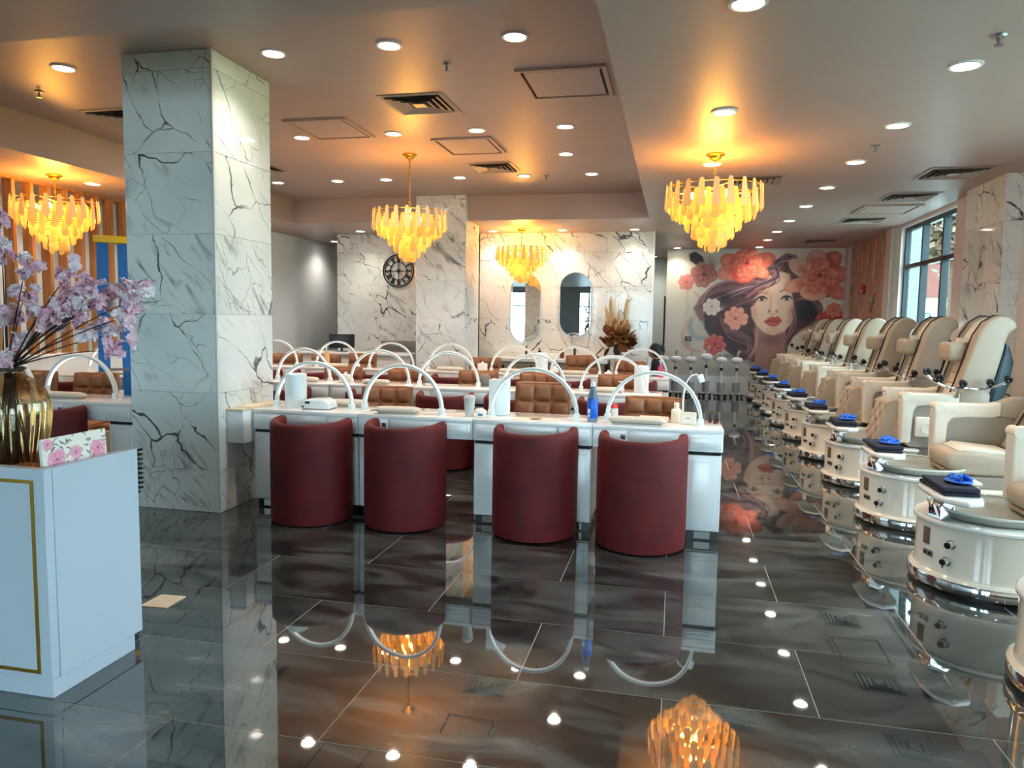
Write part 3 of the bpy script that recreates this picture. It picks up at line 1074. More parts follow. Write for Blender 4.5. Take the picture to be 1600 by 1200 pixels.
for j, yv in enumerate((-5.0, -1.8, 1.2)):  # unseen lamps added behind the camera to light the foreground
    for k, xv in enumerate((-5.4, -0.3, 1.7)):
        spots.append(((xv, yv, ZS), 'added unseen entrance downlight, %s row from the door, %s from the reception side' % (ORD[j], ORD[k])))
spots += [((-1.2, 17.6, ZS), 'added downlight in the corridor behind the mirror wall'), ((-0.55, 18.2, ZS), 'added downlight at the corridor end beside the mural'), ((-0.9, 16.0, ZS), 'added downlight at the corridor mouth'), ((-8.3, 6.6, ZS), 'added downlight in the bay behind the slat screen'), ((-8.3, 8.4, ZS), 'added downlight at the far end of the slat screen bay')]  # unseen lamps added to brighten the corridor and the bay behind the slats
for i, (p, lab) in enumerate(spots):
    if i == 0:
        dl.location = p
        dl['label'] = lab
    else:
        dup(dl, p, 0, lab)

# air diffusers: square four-way louvre
VENTP = mat('vent_paint', (164, 152, 142), 0.45)
VENTD = mat('vent_dark', (48, 40, 35), 0.8)


def diffuser(x, y, z, label):
    t = thing('ceiling_vent', label, 'vent', (x, y, z), 0, 'square ceiling vents')
    part('back_plate', G().box(-0.27, 0.27, -0.27, 0.27, -0.004, -0.001), VENTD, t, flat=True)
    def ring(a, b, z0, z1, nm):
        g = G()
        vs = []
        for (r, zz) in ((a, z0), (b, z1)):
            vs += [(-r, -r, zz), (r, -r, zz), (r, r, zz), (-r, r, zz)]
        g.add(vs, [(i, (i + 1) % 4, (i + 1) % 4 + 4, i + 4) for i in range(4)])
        vs2 = [(v[0], v[1], v[2] + 0.004) for v in vs]
        g.add(vs2, [(i, i + 4, (i + 1) % 4 + 4, (i + 1) % 4) for i in range(4)])
        part(nm, g, VENTP, t, flat=True)
    ring(0.305, 0.262, -0.006, -0.010, 'outer_frame')
    for q, r in enumerate((0.225, 0.165, 0.105)):
        ring(r + 0.024, r - 0.012, -0.024, -0.006, 'louvre')
    part('centre_plate', G().box(-0.055, 0.055, -0.055, 0.055, -0.020, -0.015), VENTP, t, flat=True)
    return t


diffuser(-2.35, 6.56, ZT, 'square air vent in raised ceiling ahead of the tray chandelier')
diffuser(-2.36, 9.40, ZT, 'square air vent in raised ceiling behind the tray chandelier')
diffuser(-5.45, 6.52, ZT, 'square air vent partly behind the marble pillar')
diffuser(-5.5, 8.95, ZT, 'square air vent at the back corner of the raised ceiling beyond the pillar')
diffuser(0.80, 8.63, ZS, 'square air vent on the soffit right of the aisle chandelier')
diffuser(2.75, 8.48, ZS, 'square air vent over the chairs close to the marble pier')
diffuser(2.75, 9.95, ZS, 'square air vent over the chairs before the flat access panel')
diffuser(2.72, 12.06, ZS, 'square air vent over the chairs beyond the flat access panel')
diffuser(2.65, 15.0, ZS, 'square air vent over the chairs closest to the mural')


def access(x, y, z, w, d, label):
    t = thing('access_panel', label, 'access panel', (x, y, z), 0, 'ceiling access panels')
    g = G()
    for (a, b, c, e) in ((-w, w, -d, -d + 0.035), (-w, w, d - 0.035, d), (-w, -w + 0.035, -d + 0.035, d - 0.035), (w - 0.035, w, -d + 0.035, d - 0.035)):
        g.box(a, b, c, e, -0.022, -0.001)
    part('frame', g, CEIL, t, flat=True)
    part('gap', G().box(-w + 0.036, w - 0.036, -d + 0.036, d - 0.036, -0.003, -0.001), VENTD, t, flat=True)
    part('door', G().box(-w + 0.06, w - 0.06, -d + 0.06, d - 0.06, -0.016, -0.003), CEIL, t, flat=True)


access(-3.58, 7.24, ZT, 0.34, 0.38, 'framed ceiling access panel closest to the marble pillar')
access(-2.34, 8.2, ZT, 0.34, 0.38, 'framed ceiling access panel between two vents by the tray chandelier')
access(-0.94, 6.18, ZT, 0.36, 0.38, 'framed ceiling access panel close to the soffit edge')
access(2.75, 10.95, ZS, 0.36, 0.40, 'flat ceiling access panel between vents over the pedicure chairs')

sp = thing('sprinkler_head', 'x', 'sprinkler', (0, 0, 0), 0, 'ceiling sprinklers')
part('escutcheon', G().lathe([(0, -0.001), (0.04, -0.001), (0.03, -0.012), (0, -0.012)], 16), STEEL, sp)
part('nozzle', G().cyl(0, 0, -0.05, -0.012, 0.011, 0.009, 10), STEEL, sp)
part('deflector', G().cyl(0, 0, -0.056, -0.05, 0.022, 0.022, 12), STEEL, sp)
for i, (p, lab) in enumerate((((-5.59, 5.63, ZT), 'small sprinkler head in raised ceiling on the far side of the pillar'), ((-1.79, 5.6, ZT), 'small sprinkler head in raised ceiling before the front vent'),
                              ((-1.78, 10.05, ZT), 'small sprinkler head at the back of the raised ceiling'), ((1.66, 4.57, ZS), 'sprinkler head on the soffit in the upper corner of the picture'),
                              ((1.67, 7.11, ZS), 'sprinkler head between aisle downlights'))):
    if i == 0:
        sp.location = p
        sp['label'] = lab
    else:
        dup(sp, p, 0, lab)

# ================================================================== CHANDELIERS
def petal_mesh(L, w0, w1, m):
    """tongue of frosted glass hanging from its narrow top"""
    pts = []
    n = 7
    for i in range(n + 1):           # rounded top
        a = PI * i / n
        pts.append((w0 * math.cos(a), -w0 + w0 * math.sin(a)))
    for i in range(n + 1):           # rounded bottom
        a = PI + PI * i / n
        pts.append((w1 * math.cos(a), -L + w1 + w1 * math.sin(a)))
    g = G()
    t = 0.006
    q = len(pts)
    bow = lambda x: -0.35 * x * x / max(w1, 1e-3)
    vs = [(x, bow(x), z) for x, z in pts] + [(x * 0.8, bow(x) + t, -L / 2 + (z + L / 2) * 0.96) for x, z in pts]
    fs = [tuple(range(q)), tuple(range(2 * q - 1, q - 1, -1))] + [(i, (i + 1) % q, (i + 1) % q + q, i + q) for i in range(q)]
    g.add(vs, fs)
    return g.mesh('petal', m, 60)


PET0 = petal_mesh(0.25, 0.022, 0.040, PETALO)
PET = petal_mesh(0.25, 0.022, 0.040, PETAL)
PET2 = petal_mesh(0.19, 0.022, 0.040, PETAL)
BULB = mat('warm_bulb', (255, 220, 150), 0.4, emit=(255, 206, 120), es=14.0)


def chandelier(x, y, zc, ztop, label):
    """zc: ceiling height at the canopy; ztop: top of the upper petals"""
    t = thing('chandelier', label, 'chandelier', (x, y, zc), 0, 'tiered petal glass chandeliers')
    d = ztop - zc
    part('canopy', G().lathe([(0, -0.001), (0.085, -0.001), (0.088, -0.012), (0.06, -0.022), (0.052, -0.045), (0.02, -0.06), (0, -0.062)], 24), GOLD, t)
    ch = part('chain', G().tube([(0, 0, -0.06), (0, 0, d - 0.02)], 0.004, 6), GOLD, t)
    nl = max(3, int((-0.06 - d) / 0.045))
    LK = G().tube([(0.011 * math.cos(a), 0, 0.020 * math.sin(a)) for a in [2 * PI * i / 10 for i in range(11)]], 0.0035, 5, cap=False).mesh('link', GOLD)
    for i in range(nl):
        put('link', LK, ch, (0, 0, -0.08 - i * 0.042), (0, 0, PI / 2 * (i % 2)))
    part('stem', G().cyl(0, 0, d - 0.40, d + 0.05, 0.011, 0.011, 10), GOLD, t)
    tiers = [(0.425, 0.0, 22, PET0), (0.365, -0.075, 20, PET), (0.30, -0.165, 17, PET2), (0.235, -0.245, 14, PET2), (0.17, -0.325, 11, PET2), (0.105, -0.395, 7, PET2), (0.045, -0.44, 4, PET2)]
    for k, (r, dz, n, me) in enumerate(tiers):
        rg = part('ring', G().tube([(r * math.cos(a), r * math.sin(a), d + dz - 0.03) for a in [2 * PI * i / 36 for i in range(37)]], 0.005, 6, cap=False), GOLD, t)
        g = G()
        for i in range(4):
            a = PI / 2 * i + 0.4
            g.tube([(0.01 * math.cos(a), 0.01 * math.sin(a), d + dz - 0.03), (r * math.cos(a), r * math.sin(a), d + dz - 0.03)], 0.004, 5)
        part('spokes', g, GOLD, rg)
        for i in range(n):
            a = -PI / 2 + 2 * PI * (i + 0.5 * (k % 2)) / n + random.uniform(-0.015, 0.015)
            put('petal', me, t, ((r + 0.012) * math.cos(a), (r + 0.012) * math.sin(a), d + dz + random.uniform(-0.004, 0.004)), (0, 0, a + PI / 2))
    for i in range(6):
        a = 2 * PI * i / 6
        b = part('bulb', G().ell((0, 0, 0), (0.02, 0.02, 0.032), 10, 8), BULB, t, (0.2 * math.cos(a), 0.2 * math.sin(a), d - 0.10))
    for i, (rz, e, rad) in enumerate(((-0.05, 0.70, 0.10), (-0.20, 0.16, 0.08), (-0.38, 0.08, 0.04))):
        L = bpy.data.lights.new('chandelier_light', 'POINT')
        L.energy = CHAND_W * e
        L.color = lin((255, 174, 66) if i == 0 else (255, 206, 110))
        L.shadow_soft_size = rad
        lo = bpy.data.objects.new('chandelier_light', L)
        COL.objects.link(lo)
        lo.parent = t
        lo.location = (0, 0, d + rz)
    return t


chandelier(-3.18, 8.52, ZT, 2.84, 'tiered amber glass petal chandelier in front of the wall clock')
chandelier(-6.99, 7.2, ZS, 2.84, 'tiered amber glass petal chandelier beside the oak slat screen')
chandelier(-2.65, 12.62, ZS, 2.80, 'tiered amber glass petal chandelier before the pill mirrors')
chandelier(0.32, 7.25, ZS, 2.83, 'tiered amber glass petal chandelier over the open aisle')

# ================================================================== BACK WALL PIECES
# skeleton clock with roman hours
ck = thing('wall_clock', 'round black skeleton clock with roman numerals on the marble wall', 'clock', (-5.14, 13.185, 2.42), 0)


def ringxz(r0, r1, y0, y1, n=56):
    g = G()
    p = [(r0, y0), (r1, y0), (r1, y1), (r0, y1), (r0, y0)]
    g.lathe([(a, b) for a, b in p], n)
    g.v = [(v[0], v[2], v[1]) for v in g.v]
    return g


part('outer_rim', ringxz(0.292, 0.312, -0.02, 0), BLACKM, ck)
part('minute_ring', ringxz(0.262, 0.27, -0.016, 0), BLACKM, ck)
part('inner_rim', ringxz(0.158, 0.17, -0.02, 0), BLACKM, ck)
for i in range(60):
    a = 2 * PI * i / 60
    g = G().box(-0.004, 0.004, -0.012, 0, 0.268, 0.294)
    put('minute_mark', g.mesh('minute_mark', BLACKM, flat=True) if i == 0 else mm_, ck, (0, 0, 0), (0, a, 0))
    if i == 0:
        mm_ = ck.children[-1].data
ROM = ['XII', 'I', 'II', 'III', 'IIII', 'V', 'VI', 'VII', 'VIII', 'IX', 'X', 'XI']
for h in range(12):
    g = G()
    s = ROM[h]
    wds = {'I': 0.016, 'V': 0.034, 'X': 0.034}
    tot = sum(wds[c] for c in s)
    x = -tot / 2
    for c in s:
        w = wds[c]
        cx = x + w / 2
        def bar(xa, xb):
            g.add([(xa - 0.005, -0.014, 0.17), (xa + 0.005, -0.014, 0.17), (xb + 0.005, -0.014, 0.263), (xb - 0.005, -0.014, 0.263),
                   (xa - 0.005, 0, 0.17), (xa + 0.005, 0, 0.17), (xb + 0.005, 0, 0.263), (xb - 0.005, 0, 0.263)],
                  [(0, 1, 2, 3), (7, 6, 5, 4), (0, 4, 5, 1), (1, 5, 6, 2), (2, 6, 7, 3), (3, 7, 4, 0)])
        if c == 'I':
            bar(cx, cx)
        elif c == 'V':
            bar(cx, cx - 0.012)
            bar(cx, cx + 0.012)
        else:
            bar(cx - 0.012, cx + 0.012)
            bar(cx + 0.012, cx - 0.012)
        x += w
    part('numeral', g, BLACKM, ck, (0, 0, 0), (0, 2 * PI * h / 12, 0), flat=True)
part('cross_bar', G().box(-0.16, 0.16, -0.012, -0.004, -0.005, 0.005), BLACKM, ck, flat=True)
part('cross_bar', G().box(-0.005, 0.005, -0.012, -0.004, -0.16, 0.16), BLACKM, ck, flat=True)
part('hub', G().lathe([(0, -0.03), (0.03, -0.03), (0.034, 0), (0, 0)], 20).xf(Matrix(((1, 0, 0, 0), (0, 0, 1, 0), (0, 1, 0, 0), (0, 0, 0, 1)))), BLACKM, ck)
part('minute_hand', G().box(-0.006, 0.006, -0.026, -0.02, -0.03, 0.15), BLACKM, ck, (0, 0, 0), (0, 0.05, 0), flat=True)
part('hour_hand', G().box(-0.008, 0.008, -0.032, -0.026, -0.02, 0.10), BLACKM, ck, (0, 0, 0), (0, PI * 0.53, 0), flat=True)


def pill(name, label, x, z0, z1, r):
    t = thing(name, label, 'mirror', (x, 13.188, 0))
    def outline(rr, pad):
        p = []
        for i in range(21):
            a = PI * i / 20
            p.append((rr * math.cos(a), z1 - r + rr * math.sin(a)))
        for i in range(21):
            a = PI + PI * i / 20
            p.append((rr * math.cos(a), z0 + r + rr * math.sin(a)))
        return p
    part('mirror_back', G().prism(outline(r, 0), -0.018, 0.0), mat('mirror_edge', (190, 190, 186), 0.2, metal=0.8), t)
    part('mirror_glass', G().prism(outline(r - 0.012, 0), -0.021, -0.018), MIRROR, t, flat=True)


pill('pill_mirror', 'pill-shaped mirror showing the shop window, partly behind the chandelier', -2.67, 1.12, 2.36, 0.285)
pill('pill_mirror', 'pill-shaped mirror closest to the dried flower arrangement', -1.76, 1.24, 2.40, 0.285)

# wash counter
wc = thing('wash_counter', 'long white wash counter with taupe front below the pill mirrors', 'counter', (0, 0, 0))
part('counter_top', G().rbox(-3.25, -1.1, 12.55, 13.18, 0.80, 0.86, 0.006), WHITE, wc)
part('cabinet', G().box(-3.2, -1.15, 12.6, 13.17, 0.08, 0.80), mat('taupe_cabinet', (150, 136, 116), 0.5), wc, flat=True)
for k in range(4):
    d_ = part('door', G().rbox(-3.19 + k * 0.51, -2.70 + k * 0.51, 12.585, 12.60, 0.1, 0.78, 0.004), mat('taupe_cabinet', (150, 136, 116), 0.5), wc)
    part('handle', G().box(-2.96 + k * 0.51, -2.92 + k * 0.51, 12.57, 12.585, 0.66, 0.74), BLACKM, d_, flat=True)
fa = thing('basin_tap', 'tall black tap on the wash counter near the chandelier mirror', 'tap', (-2.60, 12.95, 0.861))
part('tap_body', G().cyl(0, 0, 0, 0.19, 0.022, 0.020, 14), BLACK, fa)
part('spout', G().tube([(0, 0, 0.16), (0, -0.06, 0.17), (0, -0.13, 0.15)], 0.012, 8), BLACK, fa)
part('lever', G().tube([(0, 0, 0.19), (0, 0.01, 0.21), (0.03, -0.02, 0.215)], 0.008, 6), BLACK, fa)
dup(fa, (-1.72, 12.95, 0.861), 0, 'tall black tap on the wash counter below the clear mirror')
sb = thing('soap_bottle', 'brown pump soap bottle beside the tap near the chandelier mirror', 'bottle', (-2.36, 12.98, 0.861))
part('bottle_body', G().lathe([(0, 0), (0.036, 0), (0.038, 0.1), (0.02, 0.125), (0.014, 0.14), (0, 0.14)], 16), mat('amber_bottle', (96, 52, 34), 0.2), sb)
part('pump', G().cyl(0, 0, 0.14, 0.165, 0.01, 0.01, 8).tube([(0, 0, 0.165), (-0.03, 0, 0.165)], 0.006, 6), BLACK, sb)
dup(sb, (-1.95, 12.98, 0.861), 0.6, 'brown pump soap bottle beside the tap below the clear mirror')
tag(part('paper_pack', G().rbox(-0.10, 0.10, -0.06, 0.06, 0, 0.085, 0.01), mat('paper_white', (238, 234, 228), 0.6), None, (-2.1, 12.8, 0.861)), 'white paper towel pack on the wash counter', 'paper towels')

# marble-topped low cabinet with dried flowers
st = clad_box('wall_back_plinth', 'low marble plinth at the open end of the mirror wall', -1.05, -0.42, 12.55, 13.19, 0.95, 'fr', first=0.34)
dv = thing('dried_flower_arrangement', 'dried arrangement of brown leaves and pampas plumes on the marble plinth', 'flowers', (-0.96, 12.86, 0.952))
part('vase', G().lathe([(0, 0), (0.05, 0), (0.075, 0.06), (0.06, 0.14), (0.045, 0.17), (0.05, 0.18), (0.04, 0.18), (0.0, 0.12)], 20), mat('dark_vase', (60, 52, 48), 0.3), dv)
LEAFM = [mat('dried_leaf_brown', (140, 84, 48), 0.6, var=0.15, vscale=20), mat('dried_leaf_tan', (188, 136, 88), 0.6, var=0.15, vscale=20), mat('dried_leaf_dark', (92, 52, 32), 0.6)]


def leaf_mesh(L, W, m, cup=0.25):
    def fn(u, v):
        w = W * math.sin(PI * min(max(v, 0.0), 1.0)) ** 0.8
        x = (u - 0.5) * 2
        return (x * w, cup * (x * x * w) + 0.25 * L * v * v, v * L)
    g = G().grid(fn, 4, 7)
    return g.mesh('leaf', m, 80)


LV = [leaf_mesh(0.22, 0.085, LEAFM[0]), leaf_mesh(0.19, 0.07, LEAFM[1]), leaf_mesh(0.18, 0.07, LEAFM[2]), leaf_mesh(0.16, 0.04, mat('dried_petal_pale', (214, 178, 134), 0.7))]
R_ = random.Random(5)
for i in range(120):
    a = R_.uniform(0, 2 * PI)
    el = R_.uniform(-0.5, 1.25)
    q = LV[R_.choice((0, 0, 1, 2, 3))]
    d0 = R_.uniform(0.02, 0.24)
    p = (math.cos(a) * math.cos(el) * d0 * 1.15, math.sin(a) * math.cos(el) * d0 * 0.5, 0.24 + math.sin(el) * d0 * 1.1)
    put('leaf', q, dv, p, (PI / 2 - el + R_.uniform(-0.9, 0.9), R_.uniform(-0.9, 0.9), a + PI / 2 + R_.uniform(-0.7, 0.7)), (1, 1, 1))
for i in range(18):
    x = R_.uniform(-0.22, 0.2)
    h = R_.uniform(0.55, 0.95)
    g = G().tube([(0, 0, 0.12), (x * 0.4, 0, 0.12 + h * 0.5), (x, R_.uniform(-0.05, 0.05), h)], 0.003, 5)
    s_ = part('stem', g, LEAFM[1], dv)
    if i % 2 == 0:
        part('plume', G().tube([(x * 0.7, 0, h * 0.72), (x * 0.9, 0, h * 0.86), (x, 0, h), (x * 1.12, 0, h * 1.1)], [0.012, 0.032, 0.026, 0.004], 8), mat('pampas', (222, 194, 146), 0.9, bump=1.0, bscale=50), s_)


# ================================================================== NAIL TABLES
DZ = 0.80          # table height
DD = 0.48          # table depth
DOORM = WHITE
SLOT = mat('shadow_slot', (20, 20, 22), 0.7)


def nail_table(x0, x1, y, label, ped='r', sock=True):
    w = x1 - x0 - 0.004
    t = thing('nail_table', label, 'nail table', (x0 + 0.002, y, 0), 0, 'white nail tables')
    part('tabletop', G().rbox(0, w, -0.01, DD, DZ - 0.028, DZ, 0.004), mat('white_gloss_top', (240, 236, 232), 0.12, coat=0.4), t)
    part('apron', G().box(0.004, w - 0.004, 0.004, 0.022, 0.64, DZ - 0.028), WHITE, t, flat=True)
    part('side_panel', G().box(0.0, 0.018, 0.022, DD - 0.01, 0.64, DZ - 0.028), WHITE, t, flat=True)
    part('side_panel', G().box(w - 0.018, w, 0.022, DD - 0.01, 0.64, DZ - 0.028), WHITE, t, flat=True)
    # framed drawer fronts at both ends, plain knee panel between
    for a, b in ((0.012, 0.245), (w - 0.245, w - 0.012)):
        d = part('drawer_front', G().rbox(a, b, -0.010, 0.004, 0.652, DZ - 0.036, 0.004), WHITE, t)
        part('raised_field', G().rbox(a + 0.022, b - 0.022, -0.017, -0.010, 0.672, DZ - 0.056, 0.006), WHITE, d)
    part('knee_panel', G().rbox(0.255, w - 0.255, -0.004, 0.004, 0.652, DZ - 0.036, 0.003), WHITE, t)
    if sock:
        s = part('power_socket', G().rbox(w * 0.24 - 0.018, w * 0.24 + 0.018, -0.018, -0.010, 0.705, 0.741, 0.003), STEEL, t)
        part('socket_face', G().box(w * 0.24 - 0.010, w * 0.24 + 0.010, -0.020, -0.018, 0.713, 0.733), mat('socket_grey', (90, 92, 94), 0.4), s, flat=True)
    for side in ped:
        a, b = (0.006, 0.236) if side == 'l' else (w - 0.236, w - 0.006)
        c = part('pedestal', G().box(a, b, 0.03, DD - 0.015, 0.07, 0.615), WHITE, t, flat=True)
        part('shadow_gap', G().box(a + 0.006, b - 0.006, 0.02, DD - 0.03, 0.615, 0.64), SLOT, t, flat=True)
        d = part('door', G().rbox(a + 0.002, b - 0.002, 0.010, 0.03, 0.08, 0.612, 0.004), DOORM, t)
        part('door_field', G().rbox(a + 0.03, b - 0.03, 0.006, 0.010, 0.11, 0.575, 0.003), DOORM, d)
        part('plinth', G().box(a + 0.01, b - 0.01, 0.045, DD - 0.05, 0.0, 0.07), BLACK, t, flat=True)
        part('plinth_strip', G().box(a + 0.06, b - 0.06, 0.038, 0.045, 0.012, 0.062), CHROME, t, flat=True)
    return t


E1 = [-3.26, -2.36, -1.44, -0.55, 0.36]
for k, (lab, p) in enumerate((('white nail table beside the marble pillar under the tall canister', 'lr'), ('white nail table with a beige hand rest and tea cup', 'l'),
                              ('white nail table with the tall white box, third from the pillar', 'lr'), ('white nail table with the blue water bottle, at the aisle end of the front row', 'r'))):
    nail_table(E1[k], E1[k + 1], 5.20, lab, p)
nail_table(-5.29, -4.37, 5.20, 'white nail table seen behind the vase, close to the pillar', 'r')
nail_table(-6.21, -5.29, 5.20, 'white nail table behind the vase at the picture edge', 'lr')
E2 = [-4.62, -3.70, -2.79, -1.89, -0.99, -0.10]
for k in range(5):
    nail_table(E2[k], E2[k + 1], 7.42, 'white nail table in the second row, %s from the aisle' % ORD[4 - k], 'lr' if k in (1, 3) else 'r', False)
nail_table(-6.35, -5.43, 7.42, 'white nail table of the second row standing beside the blue ladder', 'r', False)
nail_table(-7.27, -6.35, 7.42, 'white nail table against the slat screen half wall', 'l', False)
E3 = [-6.41, -5.50, -4.59, -3.68, -2.77, -1.86, -0.95, -0.04]
for k in range(7):
    nail_table(E3[k], E3[k + 1], 9.75, 'white nail table in the third row, %s from the aisle' % ORD[6 - k], 'r', False)

# side cabinet between pillar and first table
sc_ = thing('side_cabinet', 'small white wall-hung cabinet between the pillar and the first table', 'cabinet', (-3.409, 5.08, 0))
part('cabinet_body', G().rbox(0, 0.142, 0, 0.62, 0.54, 0.79, 0.004), WHITE, sc_)
part('cabinet_top', G().rbox(0, 0.144, -0.01, 0.63, 0.79, 0.81, 0.003), mat('pale_wood_top', (222, 204, 176), 0.4), sc_)
tag(part('wall_outlet', G().rbox(-3.409, -3.398, 5.42, 5.53, 0.28, 0.52, 0.003), mat('outlet_grey', (205, 208, 206), 0.4)), 'grey outlet cover low on the pillar side', 'outlet')
tag(part('paper_sheet', G().rbox(-0.06, 0.065, -0.11, 0.11, 0, 0.006, 0.002), mat('cream_paper', (238, 222, 196), 0.7), None, (-3.335, 5.3, 0.8105), (0, 0, 0.1)), 'cream papers on the small cabinet by the pillar', 'paper')

# ------------------------------------------------------------------ arch lamps
def arch_lamp():
    t = thing('arch_lamp', 'x', 'lamp', (0, 0, 0), 0, 'white arch table lamps')
    R0 = 0.335
    arc = [(R0 * math.cos(a), 0, 0.035 + R0 * math.sin(a)) for a in [PI * i / 30 for i in range(31)]]
    # flat LED ribbon housing: wide in y, thin radially
    g = G()
    n = len(arc)
    vs = []
    for i in range(n):
        a = PI * i / 30
        for (dr, dy) in ((-0.010, -0.018), (0.010, -0.022), (0.014, -0.014), (0.014, 0.014), (0.010, 0.022), (-0.010, 0.018)):
            vs.append(((R0 + dr) * math.cos(a), dy, 0.035 + (R0 + dr) * math.sin(a)))
    fs = [(i * 6 + q, i * 6 + (q + 1) % 6, (i + 1) * 6 + (q + 1) % 6, (i + 1) * 6 + q) for i in range(n - 1) for q in range(6)]
    g.add(vs, fs)
    part('arch', g, LAMPW, t, ang=50)
    g = G()
    vs = []
    for i in range(2, 29):
        a = PI * i / 30
        for dy in (-0.014, 0.014):
            vs.append(((R0 - 0.0115) * math.cos(a), dy, 0.035 + (R0 - 0.0115) * math.sin(a)))
    g.add(vs, [(2 * i, 2 * i + 1, 2 * i + 3, 2 * i + 2) for i in range(26)])
    part('diffuser_strip', g, mat('led_diffuser', (240, 244, 244), 0.4, emit=(255, 252, 244), es=0.6), t)
    for s in (-1, 1):
        f = part('foot', G().rbox(s * R0 - 0.021, s * R0 + 0.021, -0.026, 0.026, 0.004, 0.055, 0.006), LAMPW, t)
        part('foot_plate', G().lathe([(0, 0), (0.042, 0), (0.042, 0.003), (0.036, 0.006), (0, 0.006)], 20, s * R0, 0), LAMPW, f)
    return t


LP = arch_lamp()
lamps = [((-2.815, 5.37), -0.04, 'white arch lamp beside the tall white canister'), ((-2.05, 5.345), -0.12, 'white arch lamp over the beige hand rest and cup'),
         ((-1.015, 5.36), -0.10, 'white arch lamp over the tall white box'), ((-0.13, 5.37), -0.12, 'white arch lamp at the aisle end of the front row'),
         ((-5.02, 5.37), 0.05, 'white arch lamp behind the glass vase'), ((-5.85, 5.37), 0.0, 'white arch lamp at the picture edge behind the blossoms'),
         ((-6.66, 7.62), 0.0, 'white arch lamp beside the blue ladder')]
for k, x in enumerate((-4.12, -3.19, -2.39, -1.44, -0.60)):
    lamps.append(((x, 7.62), (-0.05, 0.06, 0.0, -0.08, 0.04)[k], 'white arch lamp in the second row, %s from the aisle' % ORD[4 - k]))
for k, x in enumerate((-5.84, -4.85, -4.0, -3.10, -2.17, -1.31, -0.42)):
    lamps.append(((x, 9.98), (0.04, -0.03, 0.05, 0.0, -0.06, 0.03, 0.0)[k], 'white arch lamp in the third row, %s from the aisle' % ORD[6 - k]))
for i, (p, rz, lab) in enumerate(lamps):
    loc = (p[0], p[1], DZ + 0.0005)
    if i == 0:
        LP.location = loc
        LP.rotation_euler = (0, 0, rz)
        LP['label'] = lab
    else:
        dup(LP, loc, rz, lab)

# ------------------------------------------------------------------ red tub chairs
def tub_chair():
    t = thing('tub_chair', 'x', 'chair', (0, 0, 0), 0, 'red velvet tub chairs')
    Ro, Ri, H = 0.305, 0.235, 0.77
    # horseshoe plan: back half circle plus short straight arms toward +y
    plan = [(1, PI * 2 * 0.0, 0.075)]
    N = 30
    def ringpt(i, off):
        """i in 0..N, off 0 outer .. 1 inner"""
        r = Ro + (Ri - Ro) * off
        arm = 0.06
        if i == 0:
            return (r, arm)
        if i == N:
            return (-r, arm)
        a = -PI * (i - 1) / (N - 2)
        return (r * math.cos(a), r * math.sin(a))
    prof = [(0.06, 0.012), (0.0, 0.035), (-0.01, 0.20), (0.0, H - 0.05), (0.06, H - 0.02), (0.25, H - 0.003), (0.5, H), (0.75, H - 0.003), (0.94, H - 0.02), (1.0, H - 0.05), (1.0, 0.30), (1.0, 0.012)]
    g = G()
    k = len(prof)
    vs = []
    for i in range(N + 1):
        for off, z in prof:
            x, y = ringpt(i, off)
            dip = 0.022 * math.sin(PI * i / N)
            vs.append((x, y, z + 0.006 - dip if z > 0.5 else z))
    fs = [(i * k + q, (i + 1) * k + q, (i + 1) * k + (q + 1) % k, i * k + (q + 1) % k) for i in range(N) for q in range(k)]
    fs += [tuple(range(k)), tuple(N * k + q for q in range(k - 1, -1, -1))]
    g.add(vs, fs)
    part('shell', g, VELVET, t, ang=45)
    g = G()
    pts = [(0.228 * math.cos(a), 0.228 * math.sin(a)) for a in [PI + PI * i / 14 for i in range(15)]] + [(0.228, 0.07), (-0.228, 0.07)]
    g.rprism(pts, 0.28, 0.45, 'z', 0.03, 3)
    part('seat_cushion', g, VELVET, t)
    part('seat_base', G().prism([(p[0] * 0.99, p[1] * 0.99) for p in pts], 0.012, 0.28, 'z'), VELVET, t)
    part('plinth', G().lathe([(0, 0), (0.25, 0), (0.25, 0.012), (0, 0.012)], 28), BLACK, t)
    return t


TC = tub_chair()
tubs = [((-2.67, 5.055), 0.03, 'red velvet tub chair closest to the marble pillar in the front row'), ((-1.935, 5.11), -0.05, 'red velvet tub chair second from the pillar in the front row'),
        ((-0.95, 5.12), 0.04, 'red velvet tub chair third from the pillar in the front row'), ((-0.185, 5.045), -0.02, 'red velvet tub chair at the aisle end of the front row'),
        ((-5.05, 5.05), 0.1, 'red velvet tub chair behind the notebook and vase'), ((-5.85, 5.05), -0.1, 'red velvet tub chair at the picture edge behind the vase')]
for k, x in enumerate((-4.15, -3.08, -2.31, -1.57, -0.62)):
    tubs.append(((x, 7.25 - 0.04 * (k % 2)), 0.1 * ((k % 3) - 1), 'red velvet tub chair in the second row, %s from the aisle' % ORD[4 - k]))
for k, x in enumerate((-5.85, -5.0, -4.01, -2.94, -2.15, -1.35, -0.5)):
    tubs.append(((x, 9.60 - 0.04 * (k % 2)), 0.08 * ((k % 3) - 1), 'red velvet tub chair in the third row, %s from the aisle' % ORD[6 - k]))
tubs.append(((-6.85, 7.22), 0.1, 'red velvet tub chair by the slat screen'))
for i, (p, rz, lab) in enumerate(tubs):
    loc = (p[0], p[1], 0.0005)
    if i == 0:
        TC.location = loc
        TC.rotation_euler = (0, 0, rz)
        TC['label'] = lab
    else:
        dup(TC, loc, rz, lab)

